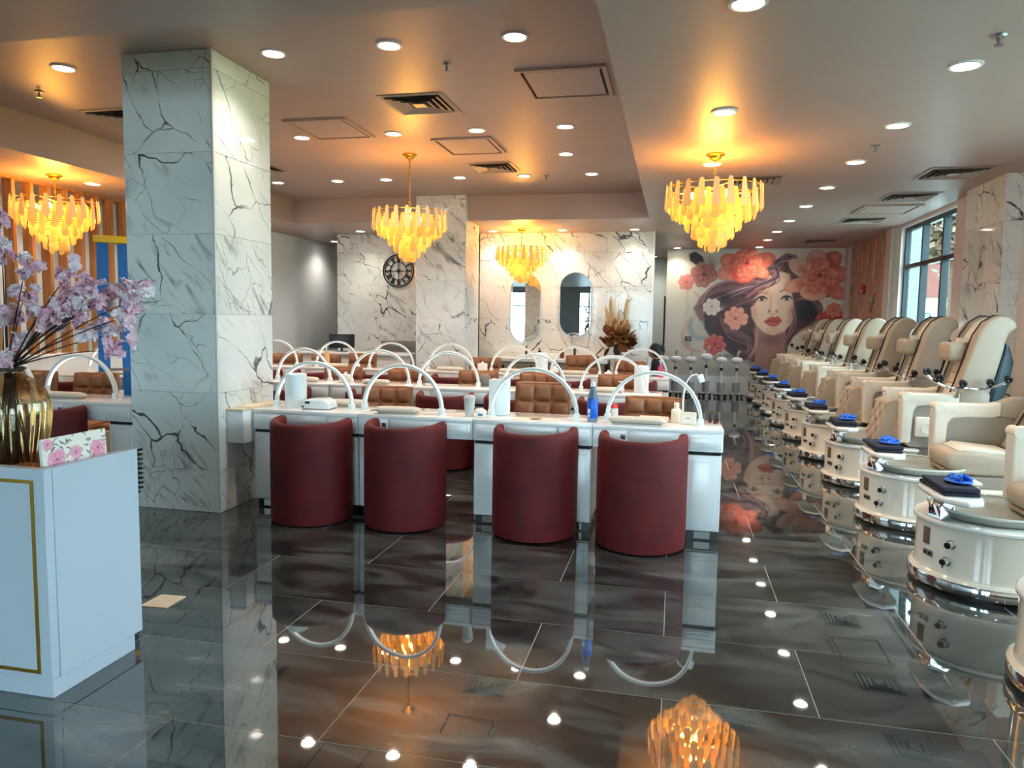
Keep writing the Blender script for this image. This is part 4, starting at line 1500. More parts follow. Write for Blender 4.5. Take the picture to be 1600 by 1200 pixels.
# ------------------------------------------------------------------ tan technician chairs (face the tables, -y)
def tech_chair():
    t = thing('technician_chair', 'x', 'chair', (0, 0, 0), 0, 'tan tufted technician chairs')
    W, Hb = 0.46, 0.44
    nx, nz = 3, 3
    def puff(u, v):
        fu, fv = (u * nx) % 1.0, (v * nz) % 1.0
        if u in (0.0, 1.0):
            fu = 0.0
        if v in (0.0, 1.0):
            fv = 0.0
        return 0.035 * (math.sin(PI * fu) ** 0.45) * (math.sin(PI * fv) ** 0.45)
    def fn(u, v):
        bend = 0.05 * (2 * u - 1) ** 2
        return ((u - 0.5) * W, -0.015 - puff(u, v) - bend, 0.50 + v * Hb)
    g = G().grid(fn, 24, 24)
    back = G()
    g.grid(lambda u, v: ((0.5 - u) * W, 0.03 - 0.05 * (2 * u - 1) ** 2, 0.50 + v * Hb), 24, 1)
    for (ua, ub) in ((0, 0), (1, 1)):
        pass
    br = part('backrest', g, TAN, t, (0, 0.20, 0), (-0.10, 0, 0), ang=60)
    rim = [(-W / 2, -0.035, 0.50), (-W / 2, -0.035, 0.50 + Hb), (0, 0.010, 0.50 + Hb + 0.002), (W / 2, -0.035, 0.50 + Hb), (W / 2, -0.035, 0.50), (0, 0.010, 0.50), (-W / 2, -0.035, 0.50)]
    rp_ = []
    for (a, b, cc) in ((rim[0], None, rim[1]), (rim[1], rim[2], rim[3]), (rim[3], None, rim[4]), (rim[4], rim[5], rim[6])):
        if b is None:
            rp_ += [Vector(a).lerp(Vector(cc), i / 6) for i in range(6)]
        else:
            rp_ += bez(a, (0, 0.055, a[2]), cc, 8)[:-1]
    rp_.append(Vector(rim[0]))
    part('piping', G().tube(rp_, 0.024, 8), TAN, br)
    def fs_(u, v):
        fu, fv = (u * 3) % 1.0 if 0 < u < 1 else 0, (v * 3) % 1.0 if 0 < v < 1 else 0
        return ((u - 0.5) * 0.46, -0.26 + v * 0.44, 0.455 + 0.03 * (math.sin(PI * fu) ** 0.45) * (math.sin(PI * fv) ** 0.45))
    st_ = part('seat', G().grid(fs_, 18, 18), TAN, t, ang=60)
    part('seat_pan', G().rbox(-0.235, 0.235, -0.265, 0.185, 0.38, 0.458, 0.03, 3), TAN, st_)
    part('back_bracket', G().tube([(0, 0.05, 0.39), (0, 0.22, 0.38), (0, 0.255, 0.60)], 0.018, 8), CHROME, t)
    part('gas_stem', G().cyl(0, -0.03, 0.10, 0.39, 0.025, 0.025, 12), CHROME, t)
    for i in range(5):
        a = 2 * PI * i / 5 + 0.3
        ca, sa = math.cos(a), math.sin(a)
        l_ = part('base_leg', G().tube([(0, -0.03, 0.11), (0.24 * ca, -0.03 + 0.24 * sa, 0.075)], [0.022, 0.014], 8), CHROME, t)
        part('caster', G().ell((0.24 * ca, -0.03 + 0.24 * sa, 0.031), (0.028, 0.028, 0.030), 10, 8), BLACK, l_)
    return t


KC = tech_chair()
techs = [((-2.62, 6.25), 0.10, 'tan tufted chair second behind the front row tables', 0.93), ((-1.12, 6.12), 0.0, 'tan tufted chair seen whole under the tall box lamp', 1.03),
         ((-0.17, 6.25), -0.06, 'tan tufted chair behind the blue water bottle table', 0.92), ((-5.86, 6.25), 0.1, 'tan tufted chair between the vase and the ladder', 0.96),
         ((-5.22, 6.3), -0.2, 'tan tufted chair directly left of the marble pillar', 0.96), ((-6.62, 6.25), 0.05, 'tan tufted chair at the picture edge behind the vase', 0.96)]
for k, x in enumerate((-4.08, -3.28, -2.31, -1.56, -0.64)):
    techs.append(((x, 8.38), (0.12, -0.08, 0.05, 0, -0.1)[k], 'tan tufted chair behind the second row, %s from the aisle' % ORD[4 - k], 0.95))
for k, (x, s) in enumerate(((-6.14, 0.97), (-5.5, 0.97), (-4.91, 1.0), (-2.72, 0.99), (-1.30, 1.06), (-0.70, 0.99))):
    techs.append(((x, 10.72), (0.3, 0.1, -0.1, 0.5, 0.15, -0.3)[k], 'tan tufted chair behind the third row, %s from the aisle' % ORD[5 - k], s))
for i, (p, rz, lab, s) in enumerate(techs):
    loc = (p[0], p[1], 0.0005)
    if i == 0:
        KC.location = loc
        KC.rotation_euler = (0, 0, rz)
        KC.scale = (1, 1, s)
        KC['label'] = lab
    else:
        dup(KC, loc, rz, lab, (1, 1, s))

# ------------------------------------------------------------------ things on the tables
Z0 = DZ + 0.0008
PAPER = mat('paper_white', (238, 234, 228), 0.6)
cn = thing('canister', 'tall white cylindrical canister on the table by the pillar', 'canister', (-3.0, 5.42, Z0))
part('canister_body', G().lathe([(0, 0), (0.083, 0), (0.086, 0.006), (0.086, 0.268), (0.08, 0.274), (0, 0.274)], 36), mat('matte_white_plastic', (226, 234, 236), 0.45), cn)
part('top_button', G().lathe([(0, 0.274), (0.05, 0.274), (0.048, 0.279), (0, 0.279)], 24), WHITE, cn)
uv = thing('nail_curing_lamp', 'white domed curing lamp next to the tall canister', 'curing lamp', (-2.77, 5.37, Z0), 0.1)
part('lamp_housing', G().rprism([(-0.12, 0.006), (-0.12, 0.05), (-0.10, 0.075), (0.06, 0.085), (0.11, 0.06), (0.12, 0.006)], -0.08, 0.10, 'y', 0.012, 3), mat('matte_white_plastic', (226, 234, 236), 0.45), uv)
part('lamp_base', G().rbox(-0.115, 0.115, -0.075, 0.095, 0, 0.008, 0.003), STEEL, uv)
part('display', G().box(-0.085, -0.045, -0.083, -0.079, 0.048, 0.066), BLACK, uv, flat=True)
part('power_port', G().box(-0.11, -0.095, -0.083, -0.079, 0.015, 0.032), BLACK, uv, flat=True)


def hand_rest(x, y, rz, label, L=0.30, z=Z0):
    t = thing('hand_rest', label, 'hand rest', (x, y, z), rz, 'padded hand rests')
    g = G()
    def fn(u, v):
        a = 2 * PI * v
        s = (u - 0.5) * L
        e = (1 - abs(2 * u - 1) ** 6) ** 0.4 if 0 < u < 1 else 0.0
        return (s, 0.055 * math.cos(a) * (0.5 + 0.5 * e), 0.034 + 0.026 * math.sin(a) * e)
    g.grid(fn, 18, 16)
    part('pad', g, BEIGEPAD, t, ang=60)
    part('pad_base', G().rbox(-L * 0.42, L * 0.42, -0.045, 0.045, 0, 0.012, 0.004), mat('grey_pad_base', (180, 176, 170), 0.5), t)


hand_rest(-2.06, 5.27, 0.10, 'beige padded hand rest on the table beside the tea cup', 0.36)
hand_rest(-0.24, 5.265, -0.06, 'beige padded hand rest at the aisle end of the front row', 0.42)
hand_rest(-2.63, 5.6, 0.04, 'beige padded hand rest behind the curing lamp', 0.34)
hand_rest(-5.12, 5.30, 0.0, 'beige padded hand rest behind the floral notebook', 0.40)
hand_rest(-5.86, 5.30, 0.0, 'beige padded hand rest behind the vase at picture edge', 0.30)
hand_rest(-6.63, 7.56, 0.0, 'beige padded hand rest at the foot of the ladder', 0.38)
for k, (x, y) in enumerate(((-4.06, 7.55), (-3.2, 7.53), (-0.64, 7.55))):
    hand_rest(x, y, 0.05 * k - 0.05, 'beige padded hand rest on the second row, %s from the aisle' % ORD[2 - k], 0.32)
for k, (x, y) in enumerate(((-4.85, 9.9), (-3.09, 9.9), (-2.17, 9.9), (-1.31, 9.88))):
    hand_rest(x, y, 0.0, 'beige padded hand rest on the third row, %s from the aisle' % ORD[3 - k], 0.40)

# iced tea cup
cp = thing('drink_cup', 'clear tall cup of pale iced tea on the front tables', 'cup', (-1.50, 5.32, Z0))
CUPG = mat('clear_plastic', (240, 238, 230), 0.15, trans=0.35, ior=1.2)
part('cup', G().lathe([(0, 0), (0.032, 0), (0.044, 0.135), (0.046, 0.137), (0.042, 0.134), (0.030, 0.004), (0, 0.004)], 24), CUPG, cp)
part('tea', G().lathe([(0, 0.005), (0.0295, 0.005), (0.037, 0.085), (0, 0.085)], 24), mat('milky_tea', (216, 196, 160), 0.3), cp)
part('ice', G().lathe([(0, 0.085), (0.037, 0.085), (0.0405, 0.128), (0, 0.128)], 16), mat('ice_slush', (226, 226, 222), 0.4, bump=0.6, bscale=80), cp)
part('lid', G().lathe([(0, 0.160), (0.030, 0.158), (0.042, 0.140), (0.048, 0.137), (0.048, 0.145), (0.034, 0.163), (0, 0.165)], 24), CUPG, cp)
tag(part('tissue_wad', G().ell((0, 0, 0.028), (0.05, 0.035, 0.028), 12, 8), PAPER, None, (-1.435, 5.40, Z0)), 'crumpled white tissue behind the tea cup', 'tissue')
sbx = thing('nail_product_box', 'small white printed box between tea cup and tall box', 'box', (-1.40, 5.29, Z0), 0.05)
part('carton', G().rbox(-0.035, 0.035, -0.02, 0.02, 0, 0.04, 0.002), PAPER, sbx)
part('printed_label', G().box(-0.02, 0.015, -0.0212, -0.0202, 0.012, 0.03), mat('label_blue', (80, 120, 170), 0.5), sbx, flat=True)
tb = thing('tissue_dispenser', 'tall plain white box standing under an arch lamp', 'dispenser', (-1.31, 5.505, Z0), 0.02)
part('box_body', G().rbox(-0.072, 0.072, -0.065, 0.065, 0, 0.275, 0.004), mat('matte_white_plastic', (226, 234, 236), 0.45), tb)
part('box_slot', G().box(-0.03, 0.03, -0.012, 0.012, 0.2752, 0.277), SLOT, tb, flat=True)
tag(part('table_grommet', G().lathe([(0, 0), (0.045, 0), (0.043, 0.003), (0, 0.004)], 24), STEEL, None, (-0.99, 5.33, Z0)), 'flat round metal cable grommet on the third front table', 'grommet')

# blue water bottle
wb_ = thing('water_bottle', 'tall clear water bottle with a blue label on the front tables', 'bottle', (-0.565, 5.32, Z0))
part('bottle_body', G().lathe([(0, 0), (0.036, 0), (0.039, 0.012), (0.039, 0.165), (0.036, 0.195), (0.022, 0.232), (0.019, 0.262), (0, 0.262)], 28), mat('blue_tint_water', (150, 186, 226), 0.06, trans=0.7, ior=1.3), wb_)
wl_ = part('label_wrap', G().lathe([(0.0392, 0.03), (0.0396, 0.031), (0.0396, 0.168), (0.0392, 0.169)], 28), mat('bottle_label_blue', (22, 96, 206), 0.3, var=0.35, vscale=30), wb_)
part('label_print', G().lathe([(0.0400, 0.036), (0.0400, 0.058)], 6, 0, 0, -2.35, -1.95).lathe([(0.0400, 0.066), (0.0400, 0.098)], 8, 0, 0, -2.5, -1.9), mat('label_white', (226, 236, 244), 0.4), wl_)
part('bottle_cap', G().cyl(0, 0, 0.262, 0.290, 0.0195, 0.018, 20), mat('cap_white', (232, 236, 238), 0.35), wb_)

jr = thing('wipe_jar', 'clear plastic jar with red lid behind the water bottle', 'jar', (-0.44, 5.58, Z0))
part('jar_body', G().lathe([(0, 0), (0.042, 0), (0.044, 0.07), (0.038, 0.078), (0, 0.078)], 24), CUPG, jr)
part('jar_filling', G().cyl(0, 0, 0.004, 0.05, 0.036, 0.036, 20), PAPER, jr)
part('jar_lid', G().cyl(0, 0, 0.079, 0.105, 0.040, 0.038, 24), mat('lid_red', (206, 40, 48), 0.35), jr)
tw_ = tag(part('folded_towel', G().rbox(-0.11, 0.11, -0.06, 0.06, 0, 0.03, 0.012, 3), mat('peach_towel', (238, 212, 198), 0.8, bump=0.4), None, (-0.13, 5.52, Z0), (0, 0, -0.05)), 'folded peach towel behind the aisle-end hand rest', 'towel')
lb = thing('lotion_bottle', 'squat white lotion bottle by the aisle-end lamp', 'bottle', (0.035, 5.50, Z0))
part('bottle_body', G().lathe([(0, 0), (0.036, 0), (0.038, 0.01), (0.038, 0.09), (0.02, 0.105), (0.016, 0.12), (0, 0.12)], 20), mat('cream_plastic', (236, 226, 206), 0.35), lb)
part('cap', G().cyl(0, 0, 0.12, 0.145, 0.02, 0.018, 16), mat('cream_plastic', (236, 226, 206), 0.35), lb)
cf = thing('card_holder', 'small white card stand with grey print by the aisle-end lamp', 'card stand', (0.12, 5.40, Z0), -0.08)
part('holder', G().rbox(-0.055, 0.055, -0.012, 0.05, 0, 0.085, 0.004), mat('cream_plastic', (236, 226, 206), 0.35), cf)
cd_ = part('card', G().box(-0.04, 0.035, -0.0145, -0.0125, 0.01, 0.07), PAPER, cf, flat=True)
part('card_print', G().box(-0.02, 0.016, -0.0152, -0.0146, 0.044, 0.050), mat('print_grey', (150, 140, 130), 0.6), cd_, flat=True)
tag(part('pink_dish', G().lathe([(0, 0), (0.03, 0), (0.036, 0.012), (0.033, 0.012), (0, 0.004)], 20), mat('pink_dish', (226, 170, 160), 0.4), None, (0.175, 5.45, Z0)), 'small pink dish at the aisle end of the front row', 'dish')
# clip-on desk light
dk = thing('gooseneck_light', 'small white gooseneck light at the aisle end of the front row', 'lamp', (0.085, 5.62, Z0))
part('clip', G().rbox(-0.02, 0.02, -0.02, 0.02, 0, 0.03, 0.004), WHITE, dk)
part('neck', G().tube(bez((0, 0, 0.03), (-0.02, 0.05, 0.36), (0.10, 0.05, 0.345), 14), 0.006, 8), WHITE, dk)
part('lamp_head', G().rbox(-0.022, 0.022, -0.016, 0.016, -0.05, 0.012, 0.005).xf(Matrix.Translation((0.118, 0.05, 0.335)) @ Matrix.Rotation(-0.35, 4, 'Y')), WHITE, dk)
pd = thing('polish_bottle', 'x', 'bottle', (0, 0, 0), 0, 'small nail polish bottles')
part('glass', G().lathe([(0, 0), (0.013, 0), (0.014, 0.028), (0.007, 0.034), (0, 0.034)], 12), mat('dark_polish', (60, 16, 26), 0.1), pd)
part('cap', G().cyl(0, 0, 0.034, 0.066, 0.0075, 0.006, 10), BLACK, pd)
for i, (x, y) in enumerate(((0.28, 5.56), (0.315, 5.50), (0.33, 5.57))):
    lab = 'tiny dark polish bottle at the front row corner, %s from the lamp foot' % ORD[i]
    if i == 0:
        pd.location = (x, y, Z0)
        pd['label'] = lab
    else:
        dup(pd, (x, y, Z0), 0, lab)
# second and third rows: dispensers, bottles, boxes
def plain_can(x, y, h, r, lab, m=None):
    t = thing('canister', lab, 'canister', (x, y, Z0))
    part('canister_body', G().lathe([(0, 0), (r, 0), (r, h - 0.01), (r - 0.01, h), (0, h)], 24), m or mat('matte_white_plastic', (226, 234, 236), 0.45), t)
    part('top_button', G().lathe([(0, h), (r * 0.6, h), (r * 0.58, h + 0.005), (0, h + 0.005)], 20), WHITE, t)


plain_can(-0.32, 7.76, 0.275, 0.075, 'tall white canister on the second row at the aisle end')
plain_can(-1.80, 10.09, 0.28, 0.085, 'tall white canister on the third row before the wash counter')
def pump(x, y, lab, m, h=0.16, r=0.028):
    t = thing('pump_bottle', lab, 'bottle', (x, y, Z0), 0.5)
    part('bottle_body', G().lathe([(0, 0), (r, 0), (r, h * 0.6), (r * 0.5, h * 0.72), (r * 0.4, h * 0.8), (0, h * 0.8)], 16), m, t)
    part('pump', G().cyl(0, 0, h * 0.8, h, r * 0.25, r * 0.25, 8).tube([(0, 0, h), (-0.03, 0, h)], 0.006, 6), WHITE, t)


pump(-5.07, 10.08, 'clear honey coloured pump bottle on the third row', mat('honey_liquid', (206, 160, 110), 0.15), 0.30, 0.045)
pump(-0.52, 7.66, 'small lilac pump bottle beside the aisle-end canister', mat('lilac_liquid', (200, 196, 220), 0.2), 0.11)
pump(-0.16, 9.9, 'pink flecked bottle on the third row at the aisle end', mat('pink_fleck', (206, 70, 120), 0.4, var=0.5, vscale=60), 0.22, 0.035)
pump(-4.46, 5.36, 'purple bottle on the table edge touching the pillar', mat('purple_liquid', (96, 50, 160), 0.15), 0.17, 0.026)
for (x, y, w, h, lab) in ((-2.635, 10.0, 0.06, 0.11, 'white tissue box on the third row below the mirror chandelier'), (-1.63, 10.14, 0.05, 0.07, 'low white tissue box on the third row by the white canister'),
                          (-3.62, 7.66, 0.06, 0.09, 'small silver-white box standing on the second row'), (-0.86, 10.0, 0.05, 0.04, 'flat white box on the third row at the aisle end')):
    t = thing('tissue_box', lab, 'box', (x, y, Z0))
    part('carton', G().rbox(-w, w, -0.05, 0.05, 0, h, 0.004), PAPER, t)
    part('tissue', G().ell((0, 0, h), (0.025, 0.012, 0.03), 8, 6), PAPER, t)
dfl = thing('flower_bowl', 'grey wire ball on the second row behind the tall box', 'ornament', (-2.02, 7.78, Z0))
part('ball', G().ell((0, 0, 0.07), (0.07, 0.07, 0.07), 20, 12), mat('grey_mesh_ball', (120, 112, 104), 0.6, bump=1.0, bscale=80), dfl)
part('stand', G().cyl(0, 0, 0, 0.02, 0.03, 0.03, 12), STEEL, dfl)
# far-left service counter with monitor and grey cabinets
sv = thing('service_counter', 'white service counter behind the third row', 'counter', (0, 0, 0))
part('counter_body', G().box(-6.3, -4.3, 11.55, 12.1, 0, 0.90), WHITE, sv, flat=True)
part('counter_top', G().rbox(-6.33, -4.27, 11.5, 12.12, 0.90, 0.94, 0.005), WHITE, sv)
mo = thing('monitor', 'black monitor on the service counter seen from the side', 'monitor', (-5.62, 11.75, 0.941), 0.7)
part('screen', G().rbox(-0.22, 0.22, -0.015, 0.015, 0.06, 0.30, 0.006), BLACK, mo)
part('stand', G().cyl(0, 0.01, 0.0, 0.1, 0.02, 0.02, 10).rbox(-0.09, 0.09, -0.06, 0.08, 0, 0.012, 0.004), BLACK, mo)
gc = thing('tool_cabinet', 'stacked grey metal drawers beside the marble column', 'cabinet', (-4.85, 12.55, 0))
part('cabinet_body', G().rbox(-0.36, 0.36, -0.2, 0.25, 0, 0.98, 0.005), mat('grey_steel_paint', (116, 114, 110), 0.4), gc)
for k in range(4):
    d = part('drawer', G().rbox(-0.34, 0.34, -0.215, -0.2, 0.06 + k * 0.225, 0.26 + k * 0.225, 0.004), mat('grey_steel_paint', (116, 114, 110), 0.4), gc)
    part('handle', G().box(-0.12, 0.12, -0.228, -0.215, 0.215 + k * 0.225, 0.232 + k * 0.225), STEEL, d, flat=True)
part('open_lid', G().rbox(-0.34, 0.34, -0.1, 0.24, 0.98, 1.12, 0.01), mat('grey_lid', (130, 128, 124), 0.35), gc)


# ================================================================== PEDICURE SPA CHAIRS
GLASSB = mat('rippled_glass_bowl', (196, 200, 190), 0.06, trans=0.45, ior=1.5, bump=1.0, bscale=16)
NAVY = mat('navy_towel', (34, 36, 52), 0.85, bump=0.5, bscale=160)
BLUEC = mat('blue_cloth', (36, 104, 206), 0.6, bump=0.4, bscale=40)
PIPING = mat('dark_piping', (44, 34, 30), 0.5)


def dshape(r, xb, n=26):
    """half round toward the aisle (-x), straight sides back to xb"""
    p = [(r * math.cos(a), r * math.sin(a)) for a in [PI / 2 + PI * i / n for i in range(n + 1)]]
    return p + [(xb, -r), (xb, r)]


def dloft(g, rows, xb, n=26):
    k = n + 3
    vs = []
    for r, z in rows:
        vs += [(x, y, z) for x, y in dshape(r, xb, n)]
    fs = [(j * k + i, j * k + (i + 1) % k, (j + 1) * k + (i + 1) % k, (j + 1) * k + i) for j in range(len(rows) - 1) for i in range(k)]
    fs += [tuple(range(k - 1, -1, -1)), tuple((len(rows) - 1) * k + i for i in range(k))]
    return g.add(vs, fs)


def spa_chair(quilt):
    """quilt False: near arm swung away, leg rest down"""
    t = thing('pedicure_spa_chair', 'x', 'pedicure chair', (0, 0, 0), 0, 'cream pedicure spa chairs')
    part('floor_base', dloft(G(), [(0.40, 0), (0.40, 0.022)], 0.30), BLACK, t, flat=True)
    part('chrome_band', dloft(G(), [(0.415, 0.022), (0.418, 0.03), (0.418, 0.08), (0.414, 0.086)], 0.31), CHROME, t)
    dr = part('tub_drum', dloft(G(), [(0.416, 0.086), (0.412, 0.094), (0.392, 0.106), (0.385, 0.13), (0.385, 0.385)], 0.32), CREAM, t)
    part('tub_rim', dloft(G(), [(0.392, 0.385), (0.402, 0.391), (0.402, 0.404), (0.394, 0.411)], 0.33), mat('white_gelcoat', (240, 238, 232), 0.1, coat=0.5), t)
    bw = part('glass_bowl', G().lathe([(0, 0.414), (0.24, 0.416), (0.30, 0.436), (0.338, 0.462), (0.346, 0.463), (0.346, 0.456), (0.322, 0.426), (0.30, 0.412), (0, 0.412)], 40, 0.02, 0.02), GLASSB, t)
    part('bowl_rim', G().tube([(0.02 + 0.343 * math.cos(a), 0.02 + 0.343 * math.sin(a), 0.466) for a in [2 * PI * i / 48 for i in range(49)]], 0.0075, 8, cap=False), mat('clear_glass_rim', (226, 230, 224), 0.06, trans=0.3, coat=0.5), bw)
    for k, (a, z) in enumerate(((222, 0.292), (219, 0.188))):
        ar = math.radians(a)
        M = Matrix.Translation((0.385 * math.cos(ar), 0.385 * math.sin(ar), z)) @ Matrix.Rotation(ar, 4, 'Z') @ Matrix.Rotation(PI / 2, 4, 'Y')
        kn = part('control_knob', G().lathe([(0, 0), (0.027, 0), (0.027, 0.008), (0.020, 0.010), (0.019, 0.045), (0, 0.045)], 18).xf(M), CHROME, t)
        part('knob_cap', G().lathe([(0, 0.0452), (0.018, 0.0452), (0.018, 0.050), (0, 0.051)], 18).xf(M), BLACK, kn)
        if k == 1:
            part('lever', G().tube([(0, 0, 0.04), (0.034, 0.0, 0.044)], 0.0045, 6).xf(M), BLACK, kn)
    for a, z, w, h, m, nm in ((196, 0.30, 0.028, 0.05, mat('speaker_brown', (110, 84, 66), 0.5), 'speaker_grille'), (199, 0.20, 0.038, 0.017, STEEL, 'switch_plate')):
        ar = math.radians(a)
        M = Matrix.Translation((0.384 * math.cos(ar), 0.384 * math.sin(ar), z)) @ Matrix.Rotation(ar, 4, 'Z')
        pl_ = part(nm, G().rbox(0, 0.008, -w, w, -h, h, 0.003).xf(M), m, t)
        if nm == 'switch_plate':
            for s in (-1, 1):
                part('switch', G().box(0.008, 0.011, s * 0.018 - 0.008, s * 0.018 + 0.008, -0.007, 0.007).xf(M), BLACK, pl_, flat=True)
    part('rim_button', G().lathe([(0, 0.411), (0.034, 0.411), (0.033, 0.416), (0, 0.417)], 20, -0.20, -0.295), CREAM, t)
    # waterfall spout
    fc = part('waterfall_spout', G().rprism([(-0.09, 0.411), (-0.09, 0.49), (-0.06, 0.525), (0.01, 0.525), (0.05, 0.505), (0.05, 0.49), (0.0, 0.495), (-0.02, 0.47), (-0.02, 0.411)], -0.05, 0.05, 'y', 0.004, 1).xf(Matrix.Translation((-0.265, -0.10, 0)) @ Matrix.Rotation(0.35, 4, 'Z')), CHROME, t)
    # foot rest tray over the tub
    tp = [(-0.40, 0.02), (-0.30, 0.14), (-0.19, 0.16), (-0.15, 0.02), (-0.15, -0.28), (-0.19, -0.40), (-0.28, -0.44), (-0.37, -0.36), (-0.40, -0.24)]
    tr_ = part('foot_tray', G().rprism(tp, 0.548, 0.582, 'z', 0.012, 3), mat('white_gelcoat', (240, 238, 232), 0.1, coat=0.5), t)
    part('tray_bracket', G().tube([(-0.24, -0.10, 0.411), (-0.24, -0.10, 0.548)], 0.016, 10).tube([(-0.24, -0.28, 0.535), (-0.24, -0.16, 0.535)], 0.012, 8), CHROME, tr_)
    # chair platform
    part('platform', G().rbox(0.325, 1.22, -0.30, 0.30, 0.0, 0.33, 0.02, 3), CREAML, t)
    part('pedestal', G().rbox(0.30, 0.95, -0.22, 0.22, 0.33, 0.42, 0.01), TAUPED, t)
    st = part('seat', G().rprism([(0.24, 0.43), (0.16, 0.47), (0.14, 0.55), (0.18, 0.595), (0.30, 0.605), (0.80, 0.56), (0.80, 0.42), (0.36, 0.42)], -0.205, 0.205, 'y', 0.03, 3), TAUPE, t)
    part('seat_pad', G().rprism([(0.24, 0.602), (0.30, 0.632), (0.62, 0.606), (0.70, 0.572), (0.30, 0.597)], -0.18, 0.18, 'y', 0.008, 2), CREAML, st)
    if quilt:
        nz, ny = 12, 10
        def q(u, v):
            a, b = u * 4, v * 5
            d = abs(math.sin(PI * (a + b) / 1.0 * 0.5)) * abs(math.sin(PI * (a - b) * 0.5))
            e = 1.0 if 0 < u < 1 and 0 < v < 1 else 0.0
            return (0.02 + 0.08 * v - 0.024 * d ** 0.5 * e, 0.195 - 0.39 * u, 0.43 + 0.39 * v)
        g = G().grid(q, 24, 28)
        lr = part('leg_rest', G().prism([(0.022, 0.43), (0.102, 0.82), (0.16, 0.84), (0.19, 0.82), (0.19, 0.44), (0.12, 0.43)], -0.195, 0.195), TAUPE, t)
        part('quilting', g, TAUPE, lr, ang=70)
    else:
        part('leg_rest', G().rprism([(0.335, 0.335), (0.17, 0.43), (0.165, 0.455), (0.24, 0.45), (0.36, 0.38)], -0.195, 0.195, 'y', 0.012, 2), TAUPE, t)
    # arms
    fr = [(0.185, 0.46), (0.275, 0.46), (0.285, 0.755), (0.31, 0.80), (0.42, 0.815), (0.60, 0.815), (0.66, 0.835), (0.66, 0.945), (0.58, 0.925), (0.24, 0.925), (0.195, 0.905), (0.18, 0.87)]
    sd = [(0.24, 0.44), (0.28, 0.42), (0.84, 0.42), (0.88, 0.80), (0.60, 0.84), (0.24, 0.84)]
    sh = [(0.65, 0.825), (0.65, 0.945), (0.74, 0.985), (0.84, 0.985), (0.91, 0.93), (0.90, 0.80)]
    for s in ((-1, 1) if quilt else (1,)):
        a, b = sorted((s * 0.21, s * 0.335))
        ar = part('armrest', G().rprism(fr, a, b, 'y', 0.022, 3), CREAML, t)
        a, b = sorted((s * 0.225, s * 0.315))
        part('arm_side', G().rprism(sd, a, b, 'y', 0.015, 2), TAUPED, ar)
        a, b = sorted((s * 0.215, s * 0.33))
        part('arm_shoulder', G().rprism(sh, a, b, 'y', 0.022, 3), TAUPE, ar)
        part('scroll', G().tube([(0.215, s * 0.205, 0.89), (0.215, s * 0.34, 0.89)], 0.036, 16), CREAML, ar)
    if quilt:
      ct = part('cup_tray', G().rbox(0.30, 0.47, -0.352, -0.318, 0.52, 0.71, 0.02, 3), CREAM, t)
      part('cup_ring', G().lathe([(0.040, 0), (0.052, 0), (0.052, 0.006), (0.040, 0.006), (0.040, 0)], 24).xf(Matrix.Translation((0.40, -0.352, 0.60)) @ Matrix.Rotation(PI / 2, 4, 'X')), CREAM, ct)
    # back
    bf = [(0.52, 0.58), (0.58, 0.75), (0.64, 0.93), (0.73, 1.25), (0.79, 1.46), (0.86, 1.58), (0.95, 1.64), (1.04, 1.63), (1.10, 1.58), (1.11, 1.52), (1.05, 1.49),
          (1.02, 1.40), (1.01, 1.31), (0.96, 1.08), (0.91, 0.88), (0.82, 0.58)]
    br = part('backrest', G().rprism([(x + 0.035 if i < 7 else x - 0.012, z - (0.01 if 4 < i < 10 else 0)) for i, (x, z) in enumerate(bf)], -0.15, 0.15, 'y', 0.02, 2), CREAML, t)
    for s in (-1, 1):
        a, b = sorted((s * 0.15, s * 0.275))
        part('side_bolster', G().rprism(bf, a, b, 'y', 0.048, 4), TAUPE, br)
        part('piping', G().tube([(x - 0.004, s * 0.152, z) for x, z in bf[1:8]], 0.008, 6), PIPING, br)
    for k, f in enumerate((0.25, 0.55)):
        x, z = 0.64 + 0.09 * f + 0.035, 0.93 + 0.32 * f
        part('stitch_line', G().tube([(x - 0.002, -0.145, z), (x - 0.002, 0.145, z)], 0.005, 6), TAUPED, br)
    shl = [(0.84, 0.55), (0.93, 0.88), (0.98, 1.08), (1.03, 1.31), (1.035, 1.40), (1.08, 1.36), (1.12, 1.22), (1.10, 1.02), (1.02, 0.78), (0.94, 0.55)]
    bs_ = part('back_shell', G().rprism(shl, -0.22, 0.22, 'y', 0.02, 2), TEAL, t)
    hd = part('headrest', G().rbox(0.60, 0.755, -0.15, 0.15, 1.215, 1.39, 0.045, 4), TAUPE, t)
    part('headrest_strap', G().box(0.72, 0.80, -0.05, 0.05, 1.385, 1.43), CREAML, hd)
    if not quilt:                      # this back is slid and leaned further toward the wall
        for o in (br, bs_, hd):
            o.location = (0.09, 0, 0.06)
            o.rotation_euler = (0, 0.10, 0)
    if not quilt:
        return t
    # chrome rail with black nozzles
    rl = part('chrome_rail', G().tube(bez((0.36, -0.36, 1.10), (0.50, -0.36, 0.96), (0.66, -0.36, 0.985), 8) + bez((0.66, -0.36, 0.985), (0.86, -0.36, 0.96), (1.02, -0.36, 1.05), 8)[1:], 0.012, 8)
              .tube([(0.63, -0.33, 0.90), (0.63, -0.36, 0.985)], 0.018, 10), CHROME, t)
    for (x, z) in ((0.36, 1.13), (0.47, 1.075), (0.66, 1.03), (0.88, 1.045), (1.02, 1.08)):
        part('nozzle', G().lathe([(0, -0.028), (0.024, -0.028), (0.032, 0.0), (0.032, 0.024), (0.020, 0.028), (0.0, 0.010)], 16).xf(Matrix.Translation((x, -0.37, z)) @ Matrix.Rotation(PI / 2 + 0.3, 4, 'X')), BLACK, rl)
    return t


